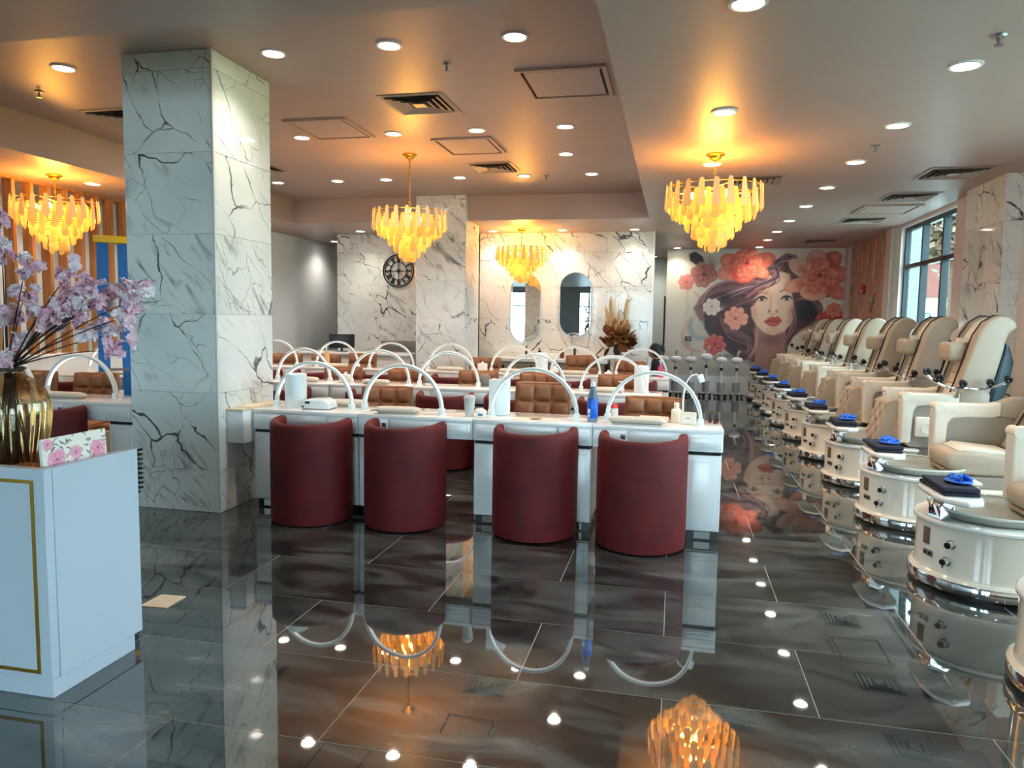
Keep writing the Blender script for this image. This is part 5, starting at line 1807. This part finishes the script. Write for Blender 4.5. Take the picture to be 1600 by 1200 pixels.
SPA_Y = [3.40, 4.80, 6.21, 7.62, 8.99, 10.36, 11.71, 13.03, 14.28, 15.45]
SA, SB = spa_chair(False), spa_chair(True)
SPX = 1.88
NAMES = ['cut off at the lower corner of the picture', 'with the waterfall spout and towels at the picture edge', 'third from the camera, seat pad in view', 'fourth from the camera, daylight on its tall back',
         'fifth from the camera, before the marble pier', 'sixth from the camera, beside the tall window', 'seventh from the camera', 'eighth from the camera', 'second before the mural', 'closest to the mural']
for i, yv in enumerate(SPA_Y):
    lab = 'cream pedicure spa chair ' + NAMES[i]
    src = SA if i < 3 else SB
    if i in (0, 3):
        src.location = (SPX, yv, 0.0005)
        src['label'] = lab
    else:
        dup(src, (SPX, yv, 0.0005), 0, lab)

# towels and a blue cloth on each foot tray
def soft_slab(w, d, h, r, seed):
    R = random.Random(seed)
    g = G().rbox(-w, w, -d, d, 0, h, r, 3)
    g.v = [(x + R.uniform(-1, 1) * 0.003, y + R.uniform(-1, 1) * 0.003, z + (R.uniform(-1, 1) * 0.002 if z > h * 0.5 else 0)) for x, y, z in g.v]
    return g


TWM = [soft_slab(0.095, 0.19, 0.024, 0.008, s).mesh('towel', NAVY) for s in (1, 2)]
BLM = []
for s in (3, 4, 5):
    R = random.Random(s)
    g = G()
    for k in range(7):
        p = [Vector((R.uniform(-0.05, 0.05), R.uniform(-0.07, 0.07), 0.016 + R.uniform(0, 0.02))) for _ in range(4)]
        g.tube([p[0].lerp(p[1], 0.0), p[0].lerp(p[1], 0.5) + Vector((0, 0, 0.014)), p[1], p[2], p[3]], [0.008, 0.014, 0.012, 0.013, 0.006], 7)
    g.ell((0, 0, 0.012), (0.07, 0.085, 0.012), 12, 6)
    BLM.append(g.mesh('blue_cloth', BLUEC, 60))
PLC = ['on the tray cut off at the picture edge', 'on the tray of the second pedicure chair'] + ['on the tray of the %s pedicure chair' % ORD[k] for k in range(2, 8)] + ['on the last tray but one before the mural', 'on the tray closest to the mural']
for i, yv in enumerate(SPA_Y):
    R = random.Random(i)
    x, y = SPX - 0.27, yv - 0.13
    for k in range(2):
        o = put('folded_towel', TWM[k], None, (x + R.uniform(-0.008, 0.008), y + R.uniform(-0.015, 0.015), 0.5830 + k * 0.0255), (0, 0, R.uniform(-0.08, 0.08)))
        tag(o, ('lower' if k == 0 else 'upper') + ' folded navy towel ' + PLC[i], 'towel', 'folded navy towels')
    o = put('blue_cloth', BLM[i % 3], None, (x + 0.03, y - 0.03, 0.5830 + 0.0515), (0, 0, R.uniform(-1, 1)))
    tag(o, 'crumpled blue cloth ' + PLC[i], 'cloth', 'blue cloths on the towels')


# ================================================================== RECEPTION COUNTER, VASE, BLOSSOMS
RWHITE = mat('reception_white', (192, 204, 214), 0.25, coat=0.2)
rc = thing('reception_counter', 'white reception counter with gold inlay frame', 'reception counter', (0, 0, 0))
part('front_panel', G().rbox(-4.4, -2.375, 2.34, 2.38, 0.075, 0.93, 0.002, 1), RWHITE, rc)
part('side_panel', G().rbox(-2.41, -2.37, 2.38, 2.845, 0.075, 0.93, 0.002, 1), RWHITE, rc)
part('plinth', G().rbox(-4.4, -2.375, 2.345, 2.80, 0.0, 0.075, 0.002, 1), RWHITE, rc)
part('worktop', G().box(-4.4, -2.41, 2.38, 2.845, 0.80, 0.83), mat('oak_worktop', (156, 106, 84), 0.4), rc, flat=True)
part('back_panel', G().box(-4.4, -2.41, 2.80, 2.845, 0.075, 0.80), RWHITE, rc, flat=True)
gx0, gx1, gz0, gz1, gw = -4.36, -2.425, 0.10, 0.885, 0.013
fr_ = part('gold_inlay', G().box(gx0, gx1, 2.335, 2.34, gz1 - gw, gz1).box(gx0, gx1, 2.335, 2.34, gz0, gz0 + gw).box(gx1 - gw, gx1, 2.335, 2.34, gz0 + gw, gz1 - gw).box(gx0, gx0 + gw, 2.335, 2.34, gz0 + gw, gz1 - gw), BRASSF, rc, flat=True)

# ribbed smoky glass vase
VG = bpy.data.materials.new('smoky_amber_glass')
VG.use_nodes = True
_n = VG.node_tree
_n.nodes.clear()
_o = _n.nodes.new('ShaderNodeOutputMaterial')
_lw = _n.nodes.new('ShaderNodeLayerWeight')
_lw.inputs[0].default_value = 0.45
_t = _n.nodes.new('ShaderNodeBsdfTransparent')
_t.inputs[0].default_value = lin((236, 222, 194)) + (1,)
_g = _n.nodes.new('ShaderNodeBsdfGlossy')
_g.inputs['Roughness'].default_value = 0.04
_g.inputs[0].default_value = lin((255, 240, 214)) + (1,)
_fr = _n.nodes.new('ShaderNodeMath')
_fr.operation = 'MULTIPLY_ADD'
_n.links.new(_lw.outputs['Fresnel'], _fr.inputs[0])
_fr.inputs[1].default_value = 0.55
_fr.inputs[2].default_value = 0.05
_m = _n.nodes.new('ShaderNodeMixShader')
_n.links.new(_fr.outputs[0], _m.inputs[0])
_n.links.new(_t.outputs[0], _m.inputs[1])
_n.links.new(_g.outputs[0], _m.inputs[2])
_n.links.new(_m.outputs[0], _o.inputs[0])
vs = thing('glass_vase', 'ribbed smoky amber glass vase on the reception counter', 'vase', (-2.815, 2.62, 0.8305))
VS = 0.955
prof = [(0.0, 0.004), (0.105, 0.0), (0.118, 0.01), (0.13, 0.08), (0.150, 0.18), (0.160, 0.26), (0.158, 0.31), (0.140, 0.365), (0.105, 0.41), (0.065, 0.435), (0.048, 0.447), (0.050, 0.455), (0.064, 0.465)]


def ribbed(prof, n, ribs, amp, off=0.0):
    g = G()
    k = len(prof)
    pts = []
    for i in range(n):
        a = 2 * PI * i / n
        f = 1 + amp * math.cos(ribs * a)
        for r, z in prof:
            rr_ = max(r * VS * (f if 0.09 < z < 0.43 or z < 0.09 and r > 0.1 else 1.0) - off, 0)
            pts.append((rr_ * math.cos(a), rr_ * math.sin(a), z + (0.004 if off else 0)))
    g.add(pts, [(i * k + q, ((i + 1) % n) * k + q, ((i + 1) % n) * k + q + 1, i * k + q + 1) for i in range(n) for q in range(k - 1)])
    return g


vb = ribbed(prof, 120, 20, 0.028)
me = bpy.data.meshes.new('vase_body')
g = G().add(vb.v, vb.f)
me.from_pydata(g.v, [], g.f)
me.polygons.foreach_set('use_smooth', [True] * len(me.polygons))
me.materials.append(VG)
put('vase_body', me, vs)
part('vase_lip', G().lathe([(0.048, 0.452), (0.066, 0.463), (0.068, 0.468), (0.062, 0.470), (0.046, 0.458), (0.048, 0.452)], 40), mat('smoky_lip', (78, 66, 48), 0.1), vs)

# blossom branches
bq = thing('blossom_bouquet', 'spray of pale pink cherry blossom branches in the glass vase', 'flowers', (-2.815, 2.62, 0.0))
STEMM = mat('dark_branch', (52, 34, 26), 0.7)
PINKS = [mat('blossom_pink', (253, 222, 234), 0.7, var=0.08, vscale=40), mat('blossom_pale', (254, 238, 243), 0.7, var=0.06, vscale=40), mat('blossom_mauve', (248, 202, 220), 0.7, var=0.08, vscale=40)]


def blossom_mesh(seed, m):
    R = random.Random(seed)
    g = G()
    for layer, (n, L, el) in enumerate(((9, 0.031, 0.10), (9, 0.028, 0.45), (8, 0.023, 0.8), (6, 0.016, 1.15))):
        a0 = R.uniform(0, 6)
        for k in range(n):
            a = a0 + 2 * PI * k / n + R.uniform(-0.2, 0.2)
            e = el + R.uniform(-0.2, 0.2)
            LL = L * R.uniform(0.85, 1.15)
            def fn(u, v, a=a, e=e, LL=LL):
                w = 0.0125 * (math.sin(PI * (0.12 + 0.80 * v)) ** 0.8)
                x = (u - 0.5) * 2 * w
                r = LL * v
                zc = 0.010 * math.sin(v * 2.6) + 0.006 * math.cos(u * 9 + a * 3) * v * v
                rr_ = r * math.cos(e) - zc * math.sin(e)
                zz = r * math.sin(e) + zc * math.cos(e)
                return (rr_ * math.cos(a) - x * math.sin(a), rr_ * math.sin(a) + x * math.cos(a), zz)
            g.grid(fn, 4, 4)
    return g.mesh('blossom', m, 70)


BLO = [blossom_mesh(s, PINKS[s % 3]) for s in range(6)]
HEART = G().ell((0, 0, 0.010), (0.006, 0.006, 0.007), 8, 6).mesh('blossom_heart', mat('blossom_heart', (158, 84, 110), 0.7))
neck = Vector((0, 0, 1.29))
# branch tips (relative to the vase axis), seen spreading to the right and up
tips = [(0.72, 0.015, 1.633), (0.589, 0.045, 1.647), (0.555, -0.035, 1.617), (0.648, 0.007, 1.54), (0.528, 0.08, 1.458), (0.502, 0.08, 1.381), (0.516, -0.066, 1.641), (0.414, -0.051, 1.741), (0.485, -0.08, 1.674), (0.319, -0.006, 1.603), (0.329, -0.084, 1.535), (0.168, -0.003, 1.534), (0.245, 0.033, 1.508), (0.156, -0.037, 1.761), (0.064, 0.038, 1.63), (0.026, 0.022, 1.533), (0.072, -0.085, 1.532), (0.061, 0.016, 1.436), (0.026, -0.041, 1.341), (0.003, -0.011, 1.965), (0.043, -0.036, 1.849), (0.444, 0.042, 1.479), (0.348, -0.006, 1.531), (0.477, -0.06, 1.564)]
R_ = random.Random(11)
for i, tp_ in enumerate(tips):
    tip = Vector(tp_)
    foot = Vector((R_.uniform(-0.05, 0.05), R_.uniform(-0.05, 0.05), 0.88))
    nk = neck + Vector((R_.uniform(-0.02, 0.02), R_.uniform(-0.02, 0.02), 0))
    mid = nk.lerp(tip, 0.45) + Vector((0, 0, 0.05 if tip.x > 0.2 else 0.0))
    path = [foot, nk] + bez(nk, mid, tip, 9)[1:]
    br_ = part('branch', G().tube(path, [0.0035] * 2 + [0.0034 - 0.0002 * k for k in range(len(path) - 2)], 6), STEMM, bq)
    n = 8
    for k in range(n):
        f = 1.0 - 0.065 * (k // 3) - R_.uniform(0, 0.03)
        j = 1 + f * (len(path) - 2)
        j0 = min(int(j), len(path) - 2)
        p = path[j0].lerp(path[j0 + 1], j - j0) + Vector((R_.uniform(-0.034, 0.034), R_.uniform(-0.03, 0.03), R_.uniform(-0.026, 0.026)))
        s = R_.uniform(0.8, 1.1)
        b_ = put('blossom', BLO[R_.randrange(6)], br_, p, (R_.uniform(-1.4, 1.4), R_.uniform(-1.4, 1.4), R_.uniform(0, 6)), (s, s, s))

# floral notebook leaning behind the panel
def paint_note():
    C = Canvas(0, 240, 0, 160, 1.6, (240, 232, 220))
    R = random.Random(2)
    for k in range(90):
        x, y, a = R.uniform(0, 240), R.uniform(0, 160), R.uniform(0, 6.3)
        C.stroke([(x, y), (x + 9 * math.cos(a), y + 9 * math.sin(a)), (x + 18 * math.cos(a + 0.5), y + 18 * math.sin(a + 0.5))], 4, 3, R.choice(((104, 116, 84), (140, 130, 110), (90, 100, 90))), 0.85, 0.6, 8)
    for x, y, r in ((50, 70, 34), (120, 60, 24), (205, 62, 32), (150, 125, 26), (80, 140, 22), (20, 20, 20), (225, 130, 22)):
        C.peony(x, y, r, (240, 186, 200), (226, 116, 150), (170, 60, 100), int(x))
    return C


nb = thing('floral_notebook', 'spiral notebook with pink rose cover leaning behind the counter panel', 'notebook', (-2.437, 2.40, 0.8306), PI / 2)
nc = put('cover', paint_note().mesh('cover', 0.335, 0.205, 0.5), nb, (0.0, -0.008, 0.0), (-0.06, 0, 0))
part('pages', G().box(0.002, 0.333, -0.006, 0.008, 0.002, 0.202), PAPER, nb, rot=(-0.06, 0, 0), flat=True)
for k in range(14):
    g = G().tube([(0.006 * math.cos(a), 0.010 * math.sin(a), 0) for a in [2 * PI * i / 10 for i in range(11)]], 0.0014, 5, cap=False)
    if k == 0:
        SPR = g.mesh('spiral_ring', mat('white_wire', (226, 232, 236), 0.3))
    put('spiral_ring', SPR, nb, (0.004, 0.002, 0.01 + k * 0.0145))
tag(part('phone_charger_cable', G().tube([(-3.02, 2.56, 0.8335), (-2.99, 2.52, 0.8335), (-2.965, 2.46, 0.88), (-2.93, 2.44, 0.93), (-2.90, 2.47, 0.95)], 0.004, 6), WHITE), 'thin white cable curling beside the vase', 'cable')
# terminal on the worktop
pt_ = thing('card_terminal', 'black card terminal beside the vase', 'card terminal', (-3.02, 2.72, 0.8306), 0.2)
part('terminal_body', G().rprism([(-0.09, 0), (-0.09, 0.05), (0.05, 0.20), (0.09, 0.20), (0.09, 0)], -0.05, 0.05, 'x', 0.008, 2), BLACK, pt_)
part('keypad', G().box(-0.04, 0.04, -0.06, -0.02, 0.085, 0.125), mat('keypad_grey', (70, 72, 76), 0.4), pt_, flat=True)
# coiled black cord hanging at the counter's far corner
pts = [(0.016 * math.cos(t * 2 * PI), 0.016 * math.sin(t * 2 * PI), 0.92 - 0.022 * t) for t in [k / 12 for k in range(12 * 9)]]
tag(part('coiled_cord', G().tube(pts, 0.006, 6), BLACK, None, (-2.39, 2.872, 0)), 'black coiled cord hanging at the counter end', 'cord')
tag(part('floor_sheet', G().add([(-0.08, -0.085, 0), (0.075, -0.075, 0), (0.07, 0.09, 0), (-0.075, 0.08, 0), (-0.08, -0.085, 0.003), (0.075, -0.075, 0.003), (0.07, 0.09, 0.003), (-0.075, 0.08, 0.003)],
    [(3, 2, 1, 0), (4, 5, 6, 7), (0, 1, 5, 4), (1, 2, 6, 5), (2, 3, 7, 6), (3, 0, 4, 7)]), mat('cream_card', (226, 208, 178), 0.7, var=0.1, vscale=30), None, (-2.63, 3.32, 0.0008), flat=True), 'cream card lying on the dark floor by the reception counter', 'card')

# items under the left tables
for (x, y, w, d, h, m, lab) in ((-5.35, 5.85, 0.13, 0.10, 0.42, mat('kraft_card', (180, 150, 116), 0.8), 'brown cardboard box under the table beside the pillar'),):
    t = thing('cardboard_box', lab, 'box', (x, y, 0.001))
    part('box_body', G().box(-w, w, -d, d, 0, h), m, t, flat=True)
    part('flap', G().box(-w, w, -d - 0.08, -d, h - 0.004, h), m, t, flat=True)

# ================================================================== BLUE STEP LADDER
LB = mat('ladder_blue', (28, 106, 176), 0.4)
ld = thing('step_ladder', 'tall blue fibreglass step ladder with a yellow top', 'ladder', (-6.05, 6.98, 0), PI - 0.85)
tz, hw_ = 2.32, 0.098
def rail(x0, y0, x1, y1, z1, w=0.075, d=0.03):
    g = G()
    vs_ = []
    for (x, y, z) in ((x0, y0, 0), (x1, y1, z1)):
        vs_ += [(x - w / 2, y - d / 2, z), (x + w / 2, y - d / 2, z), (x + w / 2, y + d / 2, z), (x - w / 2, y + d / 2, z)]
    return g.add(vs_, [(3, 2, 1, 0), (4, 5, 6, 7), (0, 1, 5, 4), (1, 2, 6, 5), (2, 3, 7, 6), (3, 0, 4, 7)])


for s in (-1, 1):
    part('front_rail', rail(-0.30, s * (hw_ + 0.03), -0.05, s * hw_, tz, 0.03, 0.115), LB, ld, flat=True)
    part('rear_rail', rail(0.42, s * (hw_ + 0.02), 0.06, s * hw_, tz, 0.03, 0.07), LB, ld, flat=True)
    part('spreader', G().tube([(-0.17, s * (hw_ + 0.02), 1.2), (0.24, s * (hw_ + 0.02), 1.2)], 0.01, 6), STEEL, ld)
for k in range(1, 7):
    z = k * 0.31
    f = z / tz
    part('step', G().box(-0.34 + 0.25 * f, -0.23 + 0.25 * f, -(hw_ + 0.03 * (1 - f)), hw_ + 0.03 * (1 - f), z - 0.012, z + 0.012), STEEL, ld, flat=True)
part('ladder_top', G().rbox(-0.12, 0.12, -0.185, 0.185, tz - 0.02, tz + 0.055, 0.01), mat('ladder_yellow', (246, 190, 20), 0.4), ld)
part('rear_bar', G().tube([(0.18, -0.14, 1.55), (0.18, 0.14, 1.55)], 0.012, 6), STEEL, ld)

# ================================================================== ROW OF WHITE FOOT STEAMERS
sm = thing('steamer_stand', 'x', 'steamer', (0, 0, 0), 0, 'white steamer stands before the mural')
GREYW = mat('pale_grey_plastic', (238, 238, 244), 0.35)
part('pole', G().cyl(0, 0, 0.08, 0.70, 0.024, 0.020, 12), GREYW, sm)
part('clamp', G().cyl(0, 0, 0.55, 0.61, 0.030, 0.030, 12), BLACK, sm)
hd_ = part('steamer_head', G().lathe([(0, 0.70), (0.05, 0.70), (0.10, 0.73), (0.115, 0.77), (0.10, 0.81), (0.05, 0.83), (0, 0.83)], 24), GREYW, sm)
part('spout', G().tube([(0, 0, 0.82), (0.012, -0.02, 0.92), (0.03, -0.05, 0.96)], [0.020, 0.026, 0.032], 10), mat('spout_grey', (170, 170, 176), 0.3), hd_)
part('water_tank', G().lathe([(0, 0.10), (0.07, 0.10), (0.075, 0.30), (0, 0.30)], 18), mat('frosted_tank', (206, 210, 214), 0.2, trans=0.4), sm)
for k in range(5):
    a = 2 * PI * k / 5
    lg = part('base_leg', G().tube([(0, 0, 0.09), (0.115 * math.cos(a), 0.115 * math.sin(a), 0.075)], 0.012, 6), GREYW, sm)
    part('caster', G().ell((0.115 * math.cos(a), 0.115 * math.sin(a), 0.034), (0.026, 0.026, 0.034), 10, 6), BLACK, lg)
for i, (x, s, rz) in enumerate(((-0.20, 1.0, 0.3), (0.05, 1.0, 0.0), (0.36, 1.0, 1.6), (0.67, 1.08, 0.5), (0.97, 1.0, 2.0), (1.28, 1.0, 1.2))):
    lab = 'white wheeled steamer stand before the mural, %s from the corridor' % ORD[i]
    if i == 0:
        sm.location = (x, 15.6, 0.001)
        sm.rotation_euler = (0, 0, rz)
        sm['label'] = lab
    else:
        dup(sm, (x, 15.6 + 0.05 * (i % 2), 0.001), rz, lab, (1, 1, s))

# ================================================================== SEATED PERSON AT THE BACK
def skin_body():
    me = bpy.data.meshes.new('person_body')
    J = [((0, 0, 0.52), 0.13), ((0, 0.01, 0.66), 0.115), ((0.0, 0.0, 0.80), 0.12), ((-0.02, 0, 0.90), 0.10), ((-0.03, 0, 0.965), 0.045), ((-0.045, 0, 1.0), 0.04),
         ((-0.02, -0.15, 0.88), 0.052), ((-0.06, -0.20, 0.70), 0.042), ((-0.24, -0.16, 0.68), 0.034), ((-0.30, -0.14, 0.69), 0.026),
         ((-0.02, 0.15, 0.88), 0.052), ((-0.06, 0.20, 0.70), 0.042), ((-0.24, 0.16, 0.70), 0.034), ((-0.30, 0.14, 0.71), 0.026),
         ((-0.08, -0.10, 0.50), 0.09), ((-0.40, -0.13, 0.50), 0.065), ((-0.42, -0.13, 0.28), 0.052), ((-0.41, -0.13, 0.06), 0.036), ((-0.52, -0.14, 0.04), 0.032),
         ((-0.08, 0.10, 0.50), 0.09), ((-0.40, 0.13, 0.50), 0.065), ((-0.42, 0.13, 0.28), 0.052), ((-0.41, 0.13, 0.06), 0.036), ((-0.52, 0.14, 0.04), 0.032)]
    Ed = [(0, 1), (1, 2), (2, 3), (3, 4), (4, 5), (3, 6), (6, 7), (7, 8), (8, 9), (3, 10), (10, 11), (11, 12), (12, 13), (0, 14), (14, 15), (15, 16), (16, 17), (17, 18), (0, 19), (19, 20), (20, 21), (21, 22), (22, 23)]
    # palms and five fingers on each hand
    for w, sy in ((9, 1), (13, -1)):
        base = Vector(J[w][0])
        pm = len(J)
        J.append((tuple(base + Vector((-0.045, 0, -0.005))), 0.022))
        Ed.append((w, pm))
        for k in range(4):
            oy = (k - 1.5) * 0.017
            L_ = (0.05, 0.06, 0.055, 0.042)[k]
            i0 = len(J)
            J.append((tuple(base + Vector((-0.075, oy, -0.01))), 0.009))
            J.append((tuple(base + Vector((-0.075 - L_ * 0.5, oy, -0.022))), 0.008))
            J.append((tuple(base + Vector((-0.075 - L_ * 0.8, oy, -0.045))), 0.007))
            Ed += [(pm, i0), (i0, i0 + 1), (i0 + 1, i0 + 2)]
        i0 = len(J)
        J.append((tuple(base + Vector((-0.04, sy * 0.032, -0.01))), 0.010))
        J.append((tuple(base + Vector((-0.07, sy * 0.04, -0.022))), 0.008))
        Ed += [(pm, i0), (i0, i0 + 1)]
    me.from_pydata([j[0] for j in J], Ed, [])
    o = bpy.data.objects.new('person_tmp', me)
    COL.objects.link(o)
    sk = o.modifiers.new('skin', 'SKIN')
    for i, (p, r) in enumerate(J):
        me.skin_vertices[0].data[i].radius = (r, r * (0.8 if i < 4 else 1))
    me.skin_vertices[0].data[0].use_root = True
    sb_ = o.modifiers.new('sub', 'SUBSURF')
    sb_.levels = sb_.render_levels = 2
    dg = bpy.context.evaluated_depsgraph_get()
    out = bpy.data.meshes.new_from_object(o.evaluated_get(dg))
    bpy.data.objects.remove(o)
    return out


pe = thing('person', 'person in a black shirt sitting low behind the last table, hair tied up', 'person', (-0.24, 11.7, 0.0), 0.15)
bm_ = skin_body()
SKIN = mat('skin', (176, 126, 98), 0.5)
SHIRT = mat('black_shirt', (16, 16, 18), 0.8)
PANTS = mat('dark_trousers', (30, 32, 40), 0.8)
bm_.materials.clear()
for m in (SKIN, SHIRT, PANTS):
    bm_.materials.append(m)
for p in bm_.polygons:
    c = p.center
    p.use_smooth = True
    arm = abs(c.y) > 0.11 and c.x < -0.10 and c.z > 0.6
    if c.z > 0.955 or arm or (c.z < 0.1 and c.x < -0.4):
        p.material_index = 0
    elif c.z > 0.56:
        p.material_index = 1
    else:
        p.material_index = 2
put('body', bm_, pe)
hx, hz = -0.055, 1.075
g = G()
def headfn(u, v):
    a, b = 2 * PI * u, PI * v
    x, y, z = -math.cos(a) * math.sin(b), math.sin(a) * math.sin(b), math.cos(b)
    r = 1.0
    fx = max(x * -1, 0) * -1
    jaw = 1.0 - 0.22 * max(-z, 0)
    X, Y = x * 0.092, y * 0.074 * jaw
    if math.cos(a) > 0.9 and 0.48 < v < 0.62:
        X -= 0.018 * (math.cos(a) - 0.9) * 10 * math.sin(PI * (v - 0.48) / 0.14)
    return (X, Y, z * 0.112)
g.grid(headfn, 32, 24)
hd = part('head', g, SKIN, pe, (hx, 0, hz), (0, 0.35, 0), ang=80)
for s in (-1, 1):
    part('eye', G().ell((-0.083, s * 0.030, 0.004), (0.010, 0.014, 0.009), 10, 8), mat('eye_dark', (30, 22, 20), 0.2), hd)
    part('ear', G().ell((0.005, s * 0.074, -0.004), (0.018, 0.009, 0.03), 10, 8), SKIN, hd)
part('mouth', G().ell((-0.084, 0, -0.055), (0.006, 0.024, 0.006), 10, 6), mat('lip', (140, 70, 64), 0.5), hd)
def hairfn(u, v):
    a, b = 2 * PI * u, PI * (0.0 + 0.72 * v)
    x, y, z = -math.cos(a) * math.sin(b), math.sin(a) * math.sin(b), math.cos(b)
    lift = 0.35 * max(math.cos(a), 0) * v
    return (x * 0.101 + 0.010, y * 0.084, (z + lift * 0.9) * 0.122 + 0.006)
part('hair', G().grid(hairfn, 28, 14).ell((0.085, 0, 0.085), (0.052, 0.055, 0.050), 16, 10), mat('black_hair', (14, 12, 13), 0.55, bump=0.5, bscale=90), pe, (hx, 0, hz), (0, 0.35, 0), ang=80)
sto = thing('rolling_stool', 'low black rolling stool under the seated person', 'stool', (-0.24, 11.7, 0.0))
part('seat', G().lathe([(0, 0.34), (0.17, 0.34), (0.18, 0.37), (0.17, 0.395), (0, 0.40)], 24), BLACK, sto)
part('stem', G().cyl(0, 0, 0.06, 0.34, 0.024, 0.024, 10), CHROME, sto)
for k in range(5):
    a = 2 * PI * k / 5
    l_ = part('base_leg', G().tube([(0, 0, 0.09), (0.2 * math.cos(a), 0.2 * math.sin(a), 0.06)], 0.014, 6), CHROME, sto)
    part('caster', G().ell((0.2 * math.cos(a), 0.2 * math.sin(a), 0.026), (0.022, 0.022, 0.026), 8, 6), BLACK, l_)
# corridor door edge
d2 = struct('door_2', G().box(-0.235, -0.205, 16.6, 17.5, 0.0, 2.1), mat('grey_door', (176, 184, 182), 0.5), 'pale corridor door beside the mural wall')
part('door_seal', G().box(-0.245, -0.205, 16.57, 16.6, 0.0, 2.1), BLACK, d2, flat=True)

# ================================================================== OUTDOORS
GRASS = mat('lawn', (132, 168, 54), 0.9, var=0.2, vscale=8)
lw = struct('lawn', G().box(10.0, 60, -20, 60, -0.25, -0.15), GRASS, 'sunlit lawn outside the tall window')
tag(part('bounce_pavement', G().box(-30, XR + 0.3, -40, YF - 0.25, -0.25, -0.15).box(XR + 0.3, 10.0, -40, 60, -0.25, -0.15), mat('bounce_pavement', (170, 172, 172), 0.8, var=0.08)), 'grey paving around the shop, window strip added against green bounce', None, None, 'structure')  # strip along the windows added to cut the lawn's green bounce indoors
rd = struct('road', G().box(17, 23, -20, 60, -0.15, -0.13), mat('asphalt', (140, 146, 150), 0.9), 'grey road beyond the lawn')
# brick pier just outside the window
bp_ = struct('wall_brick_pier', G().box(XR + 0.16, XR + 0.42, 12.95, 13.3, -0.15, 3.4), mat('mortar', (150, 156, 154), 0.9), 'painted brick pier just outside the tall window')
BRK = mat('painted_brick', (126, 138, 136), 0.8, var=0.12, vscale=20)
BR1 = G().rbox(-0.10, 0.10, -0.008, 0.0, -0.029, 0.029, 0.003, 1).mesh('brick', BRK)
BR2 = G().rbox(-0.008, 0.0, -0.082, 0.082, -0.029, 0.029, 0.003, 1).mesh('brick', BRK)
for k in range(46):
    z = -0.1 + k * 0.075
    put('brick', BR1, bp_, (XR + (0.275 if k % 2 else 0.305), 12.95, z))
    for j in range(2):
        put('brick', BR2, bp_, (XR + 0.16, 13.04 + j * 0.172, z))


def tree(x, y, h, r, seed, label, col=(70, 100, 52), trunk=(86, 66, 50)):
    R = random.Random(seed)
    t = thing('tree', label, 'tree', (x, y, -0.15), 0, 'trees outside the window')
    part('trunk', G().tube([(0, 0, 0), (0.05, 0.03, h * 0.4), (0.0, 0.0, h * 0.75)], [0.10, 0.07, 0.03], 8), mat('bark', trunk, 0.9), t)
    g = G()
    for k in range(900):
        a, b = R.uniform(0, 2 * PI), math.acos(R.uniform(-1, 1))
        q = r * R.uniform(0.35, 1.0)
        c = Vector((q * math.cos(a) * math.sin(b), q * math.sin(a) * math.sin(b), h * 0.72 + q * 0.8 * math.cos(b)))
        d1 = Vector((R.uniform(-1, 1), R.uniform(-1, 1), R.uniform(-1, 1))).normalized() * 0.16
        d2_ = d1.orthogonal().normalized() * 0.09
        g.add([c - d1, c + d2_, c + d1, c - d2_], [(0, 1, 2, 3)])
    o = part('foliage', g, mat('foliage_%d' % seed, col, 0.8, var=0.25, vscale=3), t, flat=True)
    o['kind'] = 'stuff'


tree(9.5, 22.0, 4.2, 1.7, 1, 'grey-green tree seen through the tall window', (96, 116, 92))
tree(5.9, 15.6, 1.6, 0.45, 2, 'small bright green tree on the lawn', (120, 176, 60))
tree(6.4, 19.5, 5.6, 1.2, 3, 'tall thin tree with brown leaves beside the pier', (112, 92, 72))
tree(13.0, 34.0, 6.5, 2.6, 4, 'distant rounded tree beyond the road', (100, 124, 96))
bd = thing('shop_building', 'low building with a dark red roof across the road', 'building', (16.0, 44.0, -0.15))
part('walls', G().box(-8, 4, 0, 6, 0, 3.2), mat('far_wall', (214, 212, 206), 0.8), bd, flat=True)
part('roof', G().prism([(-8.6, 3.2), (4.6, 3.2), (2.0, 6.2), (-6.0, 6.2)], -0.6, 6.6), mat('dark_red_roof', (110, 62, 58), 0.8), bd, flat=True)
for k in range(4):
    w_ = part('window', G().box(-7 + k * 2.8, -5.2 + k * 2.8, -0.06, 0.0, 0.8, 2.4), mat('far_glass', (70, 84, 92), 0.2), bd, flat=True)
    part('pane', G().box(-6.9 + k * 2.8, -5.3 + k * 2.8, -0.08, -0.06, 0.9, 2.3), mat('far_glass_light', (110, 130, 140), 0.1), w_, flat=True)
